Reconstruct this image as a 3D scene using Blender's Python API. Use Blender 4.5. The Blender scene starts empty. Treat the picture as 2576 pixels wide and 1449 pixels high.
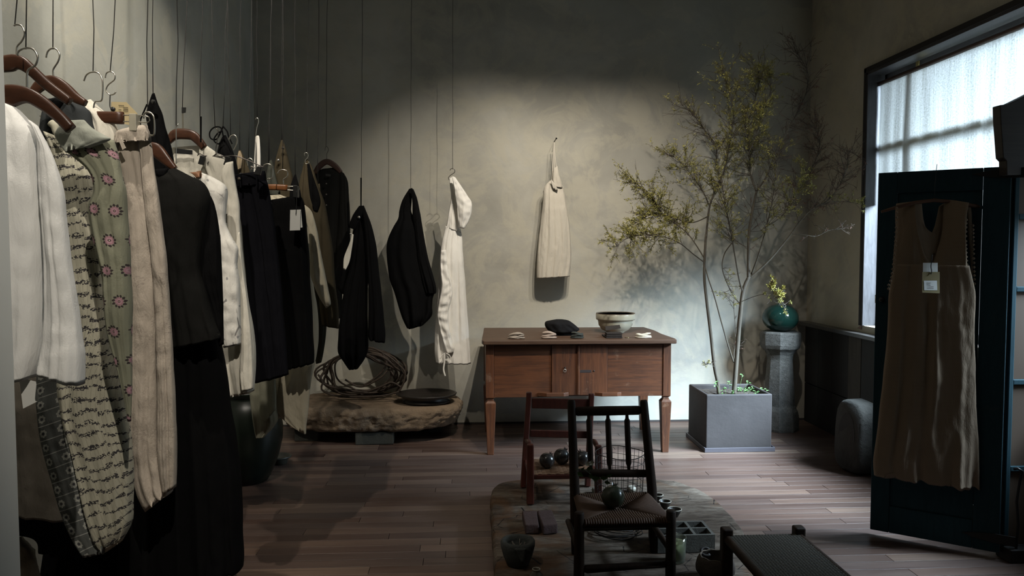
import bpy, bmesh, math, random
from mathutils import Vector, Matrix, noise, Euler
R = math.radians
PI = math.pi
col = bpy.context.scene.collection
# ---------------------------------------------------------------- camera, sky, lamps, exposure
F = 1900.0
YAW, PITCH = R(-3.25), R(-2.86)
CAMZ = 1.4
cd = bpy.data.cameras.new('camera'); cam = bpy.data.objects.new('camera', cd); col.objects.link(cam)
cd.sensor_width = 36; cd.lens = 36 * F / 2576; cd.clip_start = .05; cd.clip_end = 60
cam.location = (0, 0, CAMZ); cam.rotation_euler = Euler((PI/2 + PITCH, 0, YAW), 'XYZ')
bpy.context.scene.camera = cam
CM = cam.rotation_euler.to_matrix()

w = bpy.data.worlds.new('sky'); bpy.context.scene.world = w; w.use_nodes = True
bg = w.node_tree.nodes['Background']; bg.inputs['Color'].default_value = (.80, .90, 1, 1); bg.inputs['Strength'].default_value = 1.0

vs = bpy.context.scene.view_settings
vs.view_transform = 'Standard'; vs.look = 'None'; vs.exposure = 0; vs.gamma = 1; vs.use_curve_mapping = False
bpy.context.scene.cycles.max_bounces = 6
bpy.context.scene.cycles.sample_clamp_indirect = 3

def spot(loc, target, power, size, blend, color, radius=.02):
    l = bpy.data.lights.new('ceiling_spot', 'SPOT'); l.energy = power; l.spot_size = R(size); l.spot_blend = blend
    l.color = color; l.shadow_soft_size = radius
    o = bpy.data.objects.new('spot_light', l); col.objects.link(o); o.location = loc
    o.rotation_euler = (Vector(target) - Vector(loc)).to_track_quat('-Z', 'Y').to_euler()
    return o
WARM = (1, .915, .79)
SPOTS = [((.62, 3.15, 3.7), (.10, 6.05, 1.10), 228, 51, .65),
         ((.92, 3.15, 3.7), (.75, 6.05, 1.10), 228, 51, .65),
         ((1.35, 3.25, 3.7), (1.35, 6.05, 1.25), 130, 48, .6),
         ((-.45, 2.5, 3.7), (-1.67, 4.1, 1.8), 170, 46, .6),
         ((-1.05, 2.0, 3.7), (-1.6, 3.1, 1.5), 190, 76, .6),
         ((.15, .1, 3.7), (-1.15, 2.0, 1.35), 300, 40, .6)]  # last entry is an unseen lamp added to brighten partition and white shirt
for p_, t_, e_, s_, b_ in SPOTS:
    spot(p_, t_, e_, s_, b_, WARM)
# soft fill light added under the ceiling to lift the room's ambient
fl_ = bpy.data.lights.new('ceiling_fill', 'AREA'); fl_.shape = 'RECTANGLE'; fl_.size = 3.0; fl_.size_y = 3.0; fl_.energy = 4.8; fl_.color = (1, .95, .84)
fo = bpy.data.objects.new('ceiling_fill', fl_); col.objects.link(fo); fo.location = (.2, 3.0, 3.88)
# daylight: patch of bright sky outside the window in the right wall, seen below the curtain
al = bpy.data.lights.new('daylight', 'AREA'); al.shape = 'RECTANGLE'; al.size = 1.8; al.size_y = 1.3; al.energy = 580; al.spread = R(80); al.color = (.66, .81, 1)
ao = bpy.data.objects.new('daylight', al); col.objects.link(ao); ao.location = (4.1, 3.4, 2.75)
ao.rotation_euler = (Vector((1.7, 5.2, .3)) - ao.location).to_track_quat('-Z', 'Y').to_euler()

# ---------------------------------------------------------------- photo frame -> place
def ray(px, py):
    return (CM @ Vector(((px - 1288) / F, -(py - 724.5) / F, -1)))
def P(px, py, Y):
    d = ray(px, py); return Vector((0, 0, CAMZ)) + d * (Y / d.y)
def PZ(px, py, z):
    d = ray(px, py); return Vector((0, 0, CAMZ)) + d * ((z - CAMZ) / d.z)
def PX(px, py, X):
    d = ray(px, py); return Vector((0, 0, CAMZ)) + d * (X / d.x)

# ---------------------------------------------------------------- object helpers
def tag(o, label=None, cat=None, group=None, kind=None):
    if label: o['label'] = label
    if cat: o['category'] = cat
    if group: o['group'] = group
    if kind: o['kind'] = kind
    return o
def thing(name, label, cat, loc=(0, 0, 0), group=None):
    o = bpy.data.objects.new(name, None); o.empty_display_size = .05; col.objects.link(o); o.location = loc
    o['wloc'] = tuple(loc)
    return tag(o, label, cat, group)
def wl(o):
    v = Vector((0, 0, 0))
    while o is not None:
        v = v + o.location; o = o.parent
    return v
class MB:
    """collects vertices, faces and uv in world space"""
    def __init__(s): s.v = []; s.f = []; s.uv = {}; s.smooth = []
    def add(s, vs, fs, uvs=None, smooth=True):
        b = len(s.v); s.v += [Vector(v) for v in vs]
        for i, f in enumerate(fs):
            s.f.append(tuple(b + k for k in f)); s.smooth.append(smooth)
            if uvs: s.uv[len(s.f) - 1] = [uvs[k] for k in f]
        return s
    def box(s, x0, x1, y0, y1, z0, z1, M=None):
        vs = [Vector((x, y, z)) for z in (z0, z1) for y in (y0, y1) for x in (x0, x1)]
        if M: vs = [M @ v for v in vs]
        return s.add(vs, [(0, 2, 3, 1), (4, 5, 7, 6), (0, 1, 5, 4), (2, 6, 7, 3), (0, 4, 6, 2), (1, 3, 7, 5)], smooth=False)
    def frustum(s, c0, c1, a0, b0, a1, b1):
        vs = [Vector(c0) + Vector((sx * a0, sy * b0, 0)) for sx, sy in ((-1, -1), (1, -1), (1, 1), (-1, 1))]
        vs += [Vector(c1) + Vector((sx * a1, sy * b1, 0)) for sx, sy in ((-1, -1), (1, -1), (1, 1), (-1, 1))]
        return s.add(vs, [(3, 2, 1, 0), (4, 5, 6, 7), (0, 1, 5, 4), (1, 2, 6, 5), (2, 3, 7, 6), (3, 0, 4, 7)], smooth=False)
    def tube(s, pts, r, n=8, closed=False, squash=None):
        pts = [Vector(p) for p in pts]; m = len(pts)
        rr = r if isinstance(r, (list, tuple)) else [r] * m
        vs = []; up = None
        for i, p in enumerate(pts):
            if closed: t = pts[(i + 1) % m] - pts[i - 1]
            else: t = pts[min(i + 1, m - 1)] - pts[max(i - 1, 0)]
            if t.length < 1e-9: t = Vector((0, 0, 1))
            t.normalize()
            if up is None:
                up = Vector((0, 0, 1)) if abs(t.z) < .9 else Vector((0, 1, 0))
            a = t.cross(up)
            if a.length < 1e-4: a = t.cross(Vector((1, 0, 0)))
            a.normalize(); b = a.cross(t).normalized(); up = b
            for k in range(n):
                q = 2 * PI * k / n
                ca, sb = math.cos(q) * rr[i], math.sin(q) * rr[i]
                if squash: sb *= squash
                vs.append(p + a * ca + b * sb)
        fs = []
        for i in range(m if closed else m - 1):
            j = (i + 1) % m
            for k in range(n):
                k2 = (k + 1) % n
                fs.append((i * n + k, i * n + k2, j * n + k2, j * n + k))
        if not closed:
            fs.append(tuple(range(n - 1, -1, -1))); fs.append(tuple((m - 1) * n + k for k in range(n)))
        return s.add(vs, fs)
    def lathe(s, c, prof, n=32, sx=1, sy=1, jit=0, seed=0):
        c = Vector(c); vs = []; fs = []
        m = len(prof)
        for i, (r, z) in enumerate(prof):
            for k in range(n):
                q = 2 * PI * k / n
                j = 1
                if jit: j = 1 + jit * noise.noise(Vector((math.cos(q) * 1.5 + seed, math.sin(q) * 1.5, z * 6 + seed)))
                vs.append(c + Vector((r * j * sx * math.cos(q), r * j * sy * math.sin(q), z)))
        for i in range(m - 1):
            for k in range(n):
                k2 = (k + 1) % n
                fs.append((i * n + k, i * n + k2, (i + 1) * n + k2, (i + 1) * n + k))
        fs.append(tuple(range(n - 1, -1, -1)))
        if prof[-1][0] > 1e-5 and abs(prof[-1][1] - prof[0][1]) > 1e-6 or True:
            fs.append(tuple((m - 1) * n + k for k in range(n)))
        return s.add(vs, fs)
    def build(s, name, mat, parent=None, bevel=0, label=None, seg=2, subsurf=0, kind=None):
        me = bpy.data.meshes.new(name)
        off = wl(parent) if parent is not None else Vector((0, 0, 0))
        if parent is None and s.v:
            xs = [v.x for v in s.v]; ys = [v.y for v in s.v]; zs = [v.z for v in s.v]
            off = Vector(((min(xs) + max(xs)) / 2, (min(ys) + max(ys)) / 2, min(zs)))
        me.from_pydata([tuple(v - off) for v in s.v], [], s.f)
        if s.uv:
            ul = me.uv_layers.new(name='UVMap')
            for p in me.polygons:
                u = s.uv.get(p.index)
                if u:
                    for li, c in zip(p.loop_indices, u): ul.data[li].uv = c
        me.polygons.foreach_set('use_smooth', s.smooth)
        me.materials.append(mat)
        o = bpy.data.objects.new(name, me); col.objects.link(o)
        if parent is not None: o.parent = parent
        else: o.location = off
        if bevel:
            b = o.modifiers.new('bevel', 'BEVEL'); b.width = bevel; b.segments = seg; b.limit_method = 'ANGLE'; b.angle_limit = R(40)
        if subsurf:
            b = o.modifiers.new('sub', 'SUBSURF'); b.levels = subsurf; b.render_levels = subsurf
        if label: o['label'] = label
        if kind: o['kind'] = kind
        return o
def box_part(name, mat, parent, x0, x1, y0, y1, z0, z1, bevel=.003, label=None):
    return MB().box(min(x0, x1), max(x0, x1), min(y0, y1), max(y0, y1), min(z0, z1), max(z0, z1)).build(name, mat, parent, bevel, label)

def spline(pts, n):
    """Catmull-Rom through tuples"""
    pts = [tuple(p) for p in pts]; m = len(pts)
    if m < 3:
        return [tuple(a + (b - a) * i / (n - 1) for a, b in zip(pts[0], pts[-1])) for i in range(n)]
    d = [0]
    for a, b in zip(pts, pts[1:]): d.append(d[-1] + max(1e-6, math.dist(a, b)))
    out = []; k = 0
    for i in range(n):
        t = d[-1] * i / (n - 1)
        while k < m - 2 and t > d[k + 1]: k += 1
        u = (t - d[k]) / (d[k + 1] - d[k])
        p0 = pts[max(k - 1, 0)]; p1 = pts[k]; p2 = pts[k + 1]; p3 = pts[min(k + 2, m - 1)]
        out.append(tuple(.5 * (2 * b + (c - a) * u + (2 * a - 5 * b + 4 * c - e) * u * u + (-a + 3 * b - 3 * c + e) * u ** 3) for a, b, c, e in zip(p0, p1, p2, p3)))
    return out

# ---------------------------------------------------------------- materials
class NT:
    def __init__(s, name):
        m = bpy.data.materials.new(name); m.use_nodes = True; s.m = m; s.t = m.node_tree; s.L = s.t.links.new
        s.b = s.t.nodes['Principled BSDF']
    def n(s, typ, **kw):
        x = s.t.nodes.new(typ)
        for k, v in kw.items(): setattr(x, k, v)
        return x
    def setin(s, sock, v):
        if hasattr(v, 'is_output') or isinstance(v, bpy.types.NodeSocket): s.L(v, sock)
        elif isinstance(v, (tuple, list)) and len(v) == 3 and sock.type == 'RGBA': sock.default_value = (*v, 1)
        else: sock.default_value = v
    def math(s, op, a, b=0, c=0, clamp=False):
        x = s.n('ShaderNodeMath', operation=op, use_clamp=clamp)
        s.setin(x.inputs[0], a); s.setin(x.inputs[1], b); s.setin(x.inputs[2], c); return x.outputs[0]
    def mix(s, f, a, b, mode='MIX'):
        x = s.n('ShaderNodeMix', data_type='RGBA', blend_type=mode)
        s.setin(x.inputs[0], f); s.setin(x.inputs[6], a); s.setin(x.inputs[7], b); return x.outputs[2]
    def noise(s, vec, scale, detail=4, rough=.55, dist=0):
        x = s.n('ShaderNodeTexNoise'); x.inputs['Scale'].default_value = scale; x.inputs['Detail'].default_value = detail
        x.inputs['Roughness'].default_value = rough; x.inputs['Distortion'].default_value = dist
        if vec is not None: s.L(vec, x.inputs['Vector'])
        return x.outputs[0]
    def vor(s, vec, scale, feature='F1', rand=1):
        x = s.n('ShaderNodeTexVoronoi', feature=feature); x.inputs['Scale'].default_value = scale; x.inputs['Randomness'].default_value = rand
        if vec is not None: s.L(vec, x.inputs['Vector'])
        return x
    def ramp(s, f, stops):
        x = s.n('ShaderNodeValToRGB'); e = x.color_ramp.elements
        while len(e) < len(stops): e.new(.5)
        for i, (p, c) in enumerate(stops): e[i].position = p; e[i].color = (*c, 1) if len(c) == 3 else c
        s.L(f, x.inputs[0]); return x.outputs[0]
    def step(s, f, lo, hi):
        x = s.n('ShaderNodeMapRange'); x.inputs[1].default_value = lo; x.inputs[2].default_value = hi
        s.L(f, x.inputs[0]); return x.outputs[0]
    def mapping(s, vec, scale=(1, 1, 1), rot=(0, 0, 0), loc=None):
        x = s.n('ShaderNodeMapping'); x.inputs['Scale'].default_value = scale; x.inputs['Rotation'].default_value = rot
        s.L(vec, x.inputs['Vector'])
        if loc is not None: s.setin(x.inputs['Location'], loc)
        return x.outputs[0]
    def obj(s): return s.n('ShaderNodeTexCoord').outputs['Object']
    def uvc(s): return s.n('ShaderNodeTexCoord').outputs['UV']
    def rnd(s): return s.n('ShaderNodeObjectInfo').outputs['Random']
    def pos(s): return s.n('ShaderNodeNewGeometry').outputs['Position']
    def bump(s, h, strength=.3, dist=.01):
        x = s.n('ShaderNodeBump'); x.inputs['Strength'].default_value = strength; x.inputs['Distance'].default_value = dist
        s.L(h, x.inputs['Height']); s.L(x.outputs[0], s.b.inputs['Normal']); return x
    def fin(s, color, rough=.7, metal=0, spec=None):
        s.setin(s.b.inputs['Base Color'], color); s.setin(s.b.inputs['Roughness'], rough); s.b.inputs['Metallic'].default_value = metal
        if spec is not None: s.b.inputs['Specular IOR Level'].default_value = spec
        return s.m
def lerp3(a, k): return tuple(x * k for x in a)

def m_plain(name, c, rough=.6, metal=0, var=.15, scale=20, bump=.1, spec=None):
    t = NT(name); v = t.obj(); n = t.noise(v, scale)
    colr = t.mix(n, lerp3(c, 1 - var), lerp3(c, 1 + var)); t.bump(n, bump, .003); return t.fin(colr, rough, metal, spec)
def m_wood(name, c1, c2, grain=(3, 3, 60), rough=.55, bump=.15, scale=1.0, wear=None, rot=(0, 0, 0), spec=.4):
    t = NT(name); g = t.pos()
    off = t.n('ShaderNodeVectorMath', operation='ADD'); t.L(g, off.inputs[0])
    cr = t.n('ShaderNodeCombineXYZ'); r = t.math('MULTIPLY', t.rnd(), 37.0)
    for i in range(3): t.L(r, cr.inputs[i])
    t.L(cr.outputs[0], off.inputs[1])
    v = t.mapping(off.outputs[0], tuple(x * scale for x in grain), rot)
    n1 = t.noise(v, 1.0, 6, .62, .6); n2 = t.noise(off.outputs[0], 4, 3)
    f = t.math('ADD', t.math('MULTIPLY', n1, .75), t.math('MULTIPLY', n2, .35))
    colr = t.ramp(f, [(.3, c2), (.72, c1)])
    rv = t.math('MULTIPLY_ADD', t.rnd(), .35, .82)
    colr = t.mix(1.0, colr, rv, 'MULTIPLY')
    if wear:
        sc = t.step(t.noise(off.outputs[0], 9, 8, .7), .60, .70); colr = t.mix(t.math('MULTIPLY', sc, .28), colr, wear)
    t.bump(n1, bump, .004)
    return t.fin(colr, rough, 0, spec)
def m_stone(name, c1, c2, c3, scale=8, bump=.6, rough=.9, speck=0):
    t = NT(name); v = t.obj(); n = t.noise(v, scale, 10, .65); n2 = t.noise(v, scale * .3, 4); n3 = t.noise(v, scale * 6, 6, .7)
    colr = t.ramp(n, [(.3, c1), (.6, c2), (.8, c3)]); colr = t.mix(t.step(n2, .4, .7), colr, c2)
    if speck: colr = t.mix(t.math('MULTIPLY', t.step(n3, .5, .62), speck), colr, lerp3(c1, .45))
    h = t.math('ADD', n, t.math('MULTIPLY', n3, .35)); t.bump(h, bump, .02); return t.fin(colr, rough)
def m_fabric(name, c, pattern=None, weave=900, wrinkle=.35, rough=.9, trans=0, mott=.08):
    t = NT(name); uv = t.uvc(); o = t.obj()
    base = t.mix(t.noise(o, 14, 6), lerp3(c, 1 - mott), lerp3(c, 1 + mott))
    if pattern: base = pattern(t, uv, base)
    stretched = t.mapping(o, (26, 26, 7)); wn = t.noise(stretched, 1, 6, .6, .4)
    fine = t.noise(t.mapping(o, (1, 1, .8)), weave * .35, 2)
    h = t.math('ADD', t.math('MULTIPLY', wn, wrinkle * 2), t.math('MULTIPLY', fine, .06)); t.bump(h, .55, .012)
    t.fin(base, rough, 0, .15 if c[0] > .1 else .06)
    t.b.inputs['Sheen Weight'].default_value = .04 if c[0] > .1 else 0
    if trans:
        tr = t.n('ShaderNodeBsdfTranslucent'); t.setin(tr.inputs['Color'], base)
        mx = t.n('ShaderNodeMixShader'); mx.inputs[0].default_value = trans
        out = t.t.nodes['Material Output']; t.L(t.b.outputs[0], mx.inputs[1]); t.L(tr.outputs[0], mx.inputs[2]); t.L(mx.outputs[0], out.inputs[0])
    return t.m
def sep(t, v):
    s = t.n('ShaderNodeSeparateXYZ'); t.L(v, s.inputs[0]); return s.outputs[0], s.outputs[1]
def pat_pink(cell, rad):
    def f(t, uv, base):
        u, v = sep(t, uv)
        row = t.math('FLOOR', t.math('DIVIDE', v, cell)); odd = t.math('MODULO', t.math('ABSOLUTE', row), 2)
        uu = t.math('ADD', t.math('DIVIDE', u, cell * .62), t.math('MULTIPLY', odd, .5))
        fx = t.math('MULTIPLY', t.math('SUBTRACT', t.math('FRACT', uu), .5), cell * .62); fy = t.math('MULTIPLY', t.math('SUBTRACT', t.math('FRACT', t.math('DIVIDE', v, cell)), .5), cell)
        fx = t.math('MULTIPLY', fx, 1.1)
        d = t.math('SQRT', t.math('ADD', t.math('MULTIPLY', fx, fx), t.math('MULTIPLY', fy, fy)))
        ang = t.math('ARCTAN2', fy, fx)
        pet = t.math('MULTIPLY', t.math('SINE', t.math('MULTIPLY', ang, 10)), rad * .035)
        dd = t.math('ADD', d, pet)
        lf = t.math('LESS_THAN', t.math('ADD', t.math('ABSOLUTE', t.math('SUBTRACT', d, rad * .84)), t.math('MULTIPLY', t.math('SINE', t.math('MULTIPLY_ADD', d, 2.5 / rad, t.math('MULTIPLY', ang, 11))), -rad * .12)), rad * .13)
        dark = lf
        b = t.mix(dark, base, (.045, .035, .035))
        b = t.mix(t.math('LESS_THAN', dd, rad * .66), b, (.33, .185, .215))
        b = t.mix(t.math('MULTIPLY', t.math('LESS_THAN', d, rad * .4), t.math('GREATER_THAN', d, rad * .28)), b, (.42, .26, .29))
        b = t.mix(t.math('LESS_THAN', d, rad * .16), b, (.03, .02, .02)); return t.mix(t.math('LESS_THAN', d, rad * .07), b, (.7, .6, .5))
    return f
def pat_vine(period):
    def f(t, uv, base):
        u, v = sep(t, uv)
        wv = t.math('MULTIPLY', t.math('SUBTRACT', t.noise(uv, 14, 2), .5), 1.4)
        saw = t.math('MULTIPLY', t.math('FRACT', t.math('DIVIDE', u, .075)), .35)
        q = t.math('ADD', t.math('ADD', t.math('DIVIDE', v, period), wv), saw)
        fr = t.math('ABSOLUTE', t.math('SUBTRACT', t.math('FRACT', q), .5))
        line = t.math('LESS_THAN', fr, .05)
        vo = t.vor(t.mapping(uv, (1, 1, 1)), 200, 'F1'); dots = t.math('MULTIPLY', t.math('LESS_THAN', vo.outputs['Distance'], .5), t.math('LESS_THAN', fr, .19))
        gap = t.step(t.noise(uv, 60, 2), .42, .5)
        m = t.math('MAXIMUM', t.math('MULTIPLY', line, gap), dots)
        b = t.mix(m, base, (.04, .037, .04))
        # fine pleats: crease shade put into the colour as thin dark lines
        st = t.math('SINE', t.math('MULTIPLY', u, 2 * PI / .013)); return t.mix(t.math('MULTIPLY', t.step(st, .7, 1), .25), b, (.1, .1, .08))
    return f
def pat_ring():
    def f(t, uv, base):
        u, v = sep(t, uv); v = t.math('ADD', v, t.math('MULTIPLY', u, .35)); P_ = .045
        fr = t.math('FRACT', t.math('DIVIDE', v, P_)); b = t.mix(t.math('MULTIPLY', t.math('LESS_THAN', fr, .06), .6), base, (.45, .45, .42))
        fx = t.math('MULTIPLY', t.math('SUBTRACT', t.math('FRACT', t.math('DIVIDE', t.math('ADD', u, .008), .055)), .5), .055); fy = t.math('MULTIPLY', t.math('SUBTRACT', fr, .55), P_)
        d = t.math('SQRT', t.math('ADD', t.math('MULTIPLY', fx, fx), t.math('MULTIPLY', fy, fy)))
        pet = t.math('MULTIPLY', t.math('SINE', t.math('MULTIPLY', t.math('ARCTAN2', fy, fx), 7)), .0012); d = t.math('ADD', d, pet)
        b = t.mix(t.math('MULTIPLY', t.math('LESS_THAN', d, .012), .75), b, (.42, .42, .38)); return t.mix(t.math('LESS_THAN', d, .005), b, (.05, .05, .055))
    return f
def pat_faint(c=(.16, .13, .12), amt=.45, cell=11):
    def f(t, uv, base):
        vo = t.vor(uv, cell, 'F1', .5); n = t.noise(uv, 170, 4, .7)
        m = t.math('MULTIPLY', t.math('LESS_THAN', vo.outputs['Distance'], .26), t.step(n, .53, .58)); return t.mix(t.math('MULTIPLY', m, amt), base, c)
    return f
def pat_botanic():
    def f(t, uv, base):
        vo = t.vor(t.mapping(uv, (1.5, .8, 1)), 26, 'F1', 1); nn = t.noise(uv, 90, 3, .7); b = t.mix(t.math('MULTIPLY', t.math('LESS_THAN', t.math('ADD', vo.outputs['Distance'], t.math('MULTIPLY', nn, .35)), .32), .7), base, (.13, .13, .15))
        ed = t.vor(t.mapping(uv, (1, .55, 1)), 13, 'DISTANCE_TO_EDGE', 1); n = t.step(t.noise(uv, 9, 2), .52, .56)
        m = t.math('MULTIPLY', t.math('LESS_THAN', ed.outputs['Distance'], .018), n); return t.mix(t.math('MULTIPLY', m, .8), b, (.16, .15, .15))
    return f
def pat_knit():
    def f(t, uv, base):
        u, v = sep(t, uv); a = t.math('SINE', t.math('MULTIPLY', u, 2 * PI / .008)); c = t.math('SINE', t.math('MULTIPLY', v, 2 * PI / .012))
        return t.mix(t.math('MULTIPLY', t.step(t.math('MULTIPLY', a, c), .2, .9), .35), base, (.12, .08, .05))
    return f

def m_plaster(name, c, seed=0):
    t = NT(name); v = t.pos(); v2 = t.mapping(v, (1, 1, 1), (0, 0, 0), (seed, seed, seed))
    n1 = t.noise(v2, .9, 5, .6, .5); n2 = t.noise(v2, 2.6, 8, .68, 1.2); n3 = t.noise(t.mapping(v2, (1, 1, 1.8)), 5, 9, .72)
    vo = t.vor(v2, .55, 'F1', 1)
    cc = t.mix(t.step(n1, .35, .65), lerp3(c, .72), lerp3(c, 1.14)); cc = t.mix(t.math('MULTIPLY', t.step(n2, .46, .56), .45), cc, (c[0] * 1.12, c[1] * 1.08, c[2] * .98))
    cc = t.mix(t.math('MULTIPLY', t.step(n3, .5, .75), .35), cc, lerp3(c, .74)); cc = t.mix(t.math('MULTIPLY', t.math('LESS_THAN', t.math('ADD', vo.outputs['Distance'], t.math('MULTIPLY', n2, .5)), .62), .32), cc, (c[0] * .80, c[1] * .84, c[2] * .86))
    t.bump(t.math('ADD', n3, t.math('MULTIPLY', n2, .6)), .18, .012); return t.fin(cc, .85, 0, .25)
def m_glass(name, c, rough=.02, thin=.75):
    """clear glass: coloured transparency with a glossy skin"""
    m = bpy.data.materials.new(name); m.use_nodes = True; t = m.node_tree; t.nodes.clear()
    tr = t.nodes.new('ShaderNodeBsdfTransparent'); tr.inputs[0].default_value = (*c, 1)
    gl = t.nodes.new('ShaderNodeBsdfGlossy'); gl.inputs['Roughness'].default_value = rough; gl.inputs[0].default_value = (.9, .95, .95, 1)
    df = t.nodes.new('ShaderNodeBsdfDiffuse'); df.inputs[0].default_value = (c[0] * .3, c[1] * .3, c[2] * .3, 1)
    m0 = t.nodes.new('ShaderNodeMixShader'); m0.inputs[0].default_value = thin; t.links.new(df.outputs[0], m0.inputs[1]); t.links.new(tr.outputs[0], m0.inputs[2])
    lw = t.nodes.new('ShaderNodeLayerWeight'); lw.inputs[0].default_value = .5
    pw_ = t.nodes.new('ShaderNodeMath'); pw_.operation = 'POWER'; pw_.inputs[1].default_value = 4; t.links.new(lw.outputs['Facing'], pw_.inputs[0])
    fr = t.nodes.new('ShaderNodeMath'); fr.operation = 'MULTIPLY_ADD'; fr.inputs[1].default_value = .7; fr.inputs[2].default_value = .04; t.links.new(pw_.outputs[0], fr.inputs[0])
    mx = t.nodes.new('ShaderNodeMixShader'); o = t.nodes.new('ShaderNodeOutputMaterial')
    t.links.new(fr.outputs[0], mx.inputs[0]); t.links.new(m0.outputs[0], mx.inputs[1]); t.links.new(gl.outputs[0], mx.inputs[2]); t.links.new(mx.outputs[0], o.inputs[0]); return m

PLASTER = m_plaster('plaster', (.40, .385, .335)); PLASTER_L = m_plaster('plaster_left', (.42, .42, .375), 3); PLASTER_R = m_plaster('plaster_right', (.40, .375, .31), 7)
PARTITION = m_plain('partition_paint', (.62, .64, .62), .8, 0, .05, 3, .05)
WIRE = m_plain('black_wire', (.012, .011, .010), .5); STEEL = m_plain('satin_steel', (.55, .52, .46), .28, 1, .05)
DSTEEL = m_plain('dark_steel', (.12, .11, .10), .35, .9); IRON = m_plain('black_iron', (.012, .012, .012), .5, .3)
HWOOD = m_wood('hanger_wood', (.062, .024, .012), (.022, .009, .005), (18, 18, 60), .35, .05); HWOOD_L = m_wood('hanger_wood_light', (.30, .12, .045), (.13, .05, .02), (14, 14, 60), .35, .05)
TWOOD = m_wood('table_wood', (.125, .043, .015), (.030, .012, .006), (5, 60, 60), .5, .25, 1, (.30, .19, .12)); TWOODV = m_wood('table_wood_upright', (.118, .041, .015), (.028, .011, .006), (60, 60, 5), .5, .25, 1, (.33, .22, .15))
TTOP = m_wood('tabletop_wood', (.085, .048, .030), (.045, .024, .015), (5, 40, 60), .5, .2, 1, (.2, .14, .1))
CWOOD = m_wood('dark_chair_wood', (.034, .019, .011), (.010, .006, .004), (40, 40, 8), .6, .25, spec=.2); RWOOD = m_wood('red_chair_wood', (.075, .018, .011), (.025, .007, .004), (40, 40, 8), .42, .1)
BLACKWOOD = m_wood('black_stained_wood', (.016, .014, .012), (.006, .005, .005), (40, 10, 8), .7, .3)
BLUE = m_wood('blue_paint', (.013, .040, .052), (.008, .027, .036), (50, 50, 8), .75, .15, 1, (.03, .04, .04), spec=.2)
# ---------------------------------------------------------------- the room
WY = 6.05; WL = -1.67; WR = 2.77; CEIL = 3.9; FY = -1.2
def struct(name, mb, mat, bevel=0):
    o = mb.build(name, mat, None, bevel); o['kind'] = 'structure'; return o
struct('wall_back', MB().box(WL - .15, WR + .2, WY, WY + .15, 0, CEIL), PLASTER)
struct('wall_left', MB().box(WL - .15, WL, FY, WY, 0, CEIL), PLASTER_L)
struct('wall_front', MB().box(WL - .15, WR + .2, FY - .15, FY, 0, CEIL), m_plain('dark_front_wall', (.07, .065, .06), .9, 0, .1, 3))
# right wall with the window opening
W0, W1, WZ0, WZ1 = 2.2, 5.16, .87, 2.63
CZ = 1.72
T = .16
struct('wall_right', MB().box(WR, WR + T, FY, W0, 0, CEIL).box(WR, WR + T, W1, WY + .15, 0, CEIL).box(WR, WR + T, W0, W1, 0, WZ0).box(WR, WR + T, W0, W1, WZ1, CEIL), PLASTER_R)
struct('ceiling', MB().box(WL - .15, WR + .2, FY - .15, WY + .15, CEIL, CEIL + .15), m_plain('ceiling_paint', (.10, .095, .085), .9, 0, .05))
# track lamps on the ceiling
for i, (p_, t_, e_, s_, b_) in enumerate(SPOTS):
    lab = ['black spotlight aimed at the back wall, left of the pair', 'black spotlight aimed at the back wall, right of the pair', 'black spotlight aimed at the potted tree', 'black spotlight over the far end of the clothes', 'black spotlight over the near end of the clothes', 'black spotlight added nearest the camera to brighten the partition and white shirt'][i]
    r = thing('spotlight', lab, 'spotlight', p_); d = (Vector(t_) - Vector(p_)).normalized(); c = Vector(p_)
    MB().tube([c - d * .16, c - d * .02, c - d * .02 + d * .0], [.035, .035, .035], 20).build('lamp_body', IRON, r)
    MB().tube([c - d * .09, (c - d * .09) + Vector((0, 0, CEIL - c.z + d.z * .09))], .008, 8).build('stem', IRON, r)
# floor: base and single boards
fl = struct('floor', MB().box(WL, WR, FY, WY, -.10, -.022), m_plain('floor_base', (.008, .006, .005), .9))
def m_plank():
    t = NT('plank'); g = t.pos(); r = t.rnd()
    cr = t.n('ShaderNodeCombineXYZ'); rr = t.math('MULTIPLY', r, 53.0)
    for i in range(3): t.L(rr, cr.inputs[i])
    ad = t.n('ShaderNodeVectorMath', operation='ADD'); t.L(g, ad.inputs[0]); t.L(cr.outputs[0], ad.inputs[1])
    n1 = t.noise(t.mapping(ad.outputs[0], (2.2, 45, 8)), 1, 8, .62, .5); n2 = t.noise(t.mapping(ad.outputs[0], (1.2, 9, 3)), 1, 4)
    c = t.ramp(r, [(0, (.050, .028, .021)), (.3, (.084, .050, .037)), (.6, (.062, .040, .033)), (.85, (.115, .072, .052)), (1, (.145, .100, .073))])
    c = t.mix(t.math('MULTIPLY', t.step(n1, .4, .7), .55), c, (.028, .016, .012)); c = t.mix(t.math('MULTIPLY', t.step(n2, .45, .7), .35), c, (.12, .085, .068))
    t.bump(n1, .12, .003); return t.fin(c, t.math('MULTIPLY_ADD', n2, .25, .36), 0, .45)
PLANK = m_plank(); random.seed(11)
pw = .0785; y = 2.45; row = 0
meshes = {}
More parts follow.
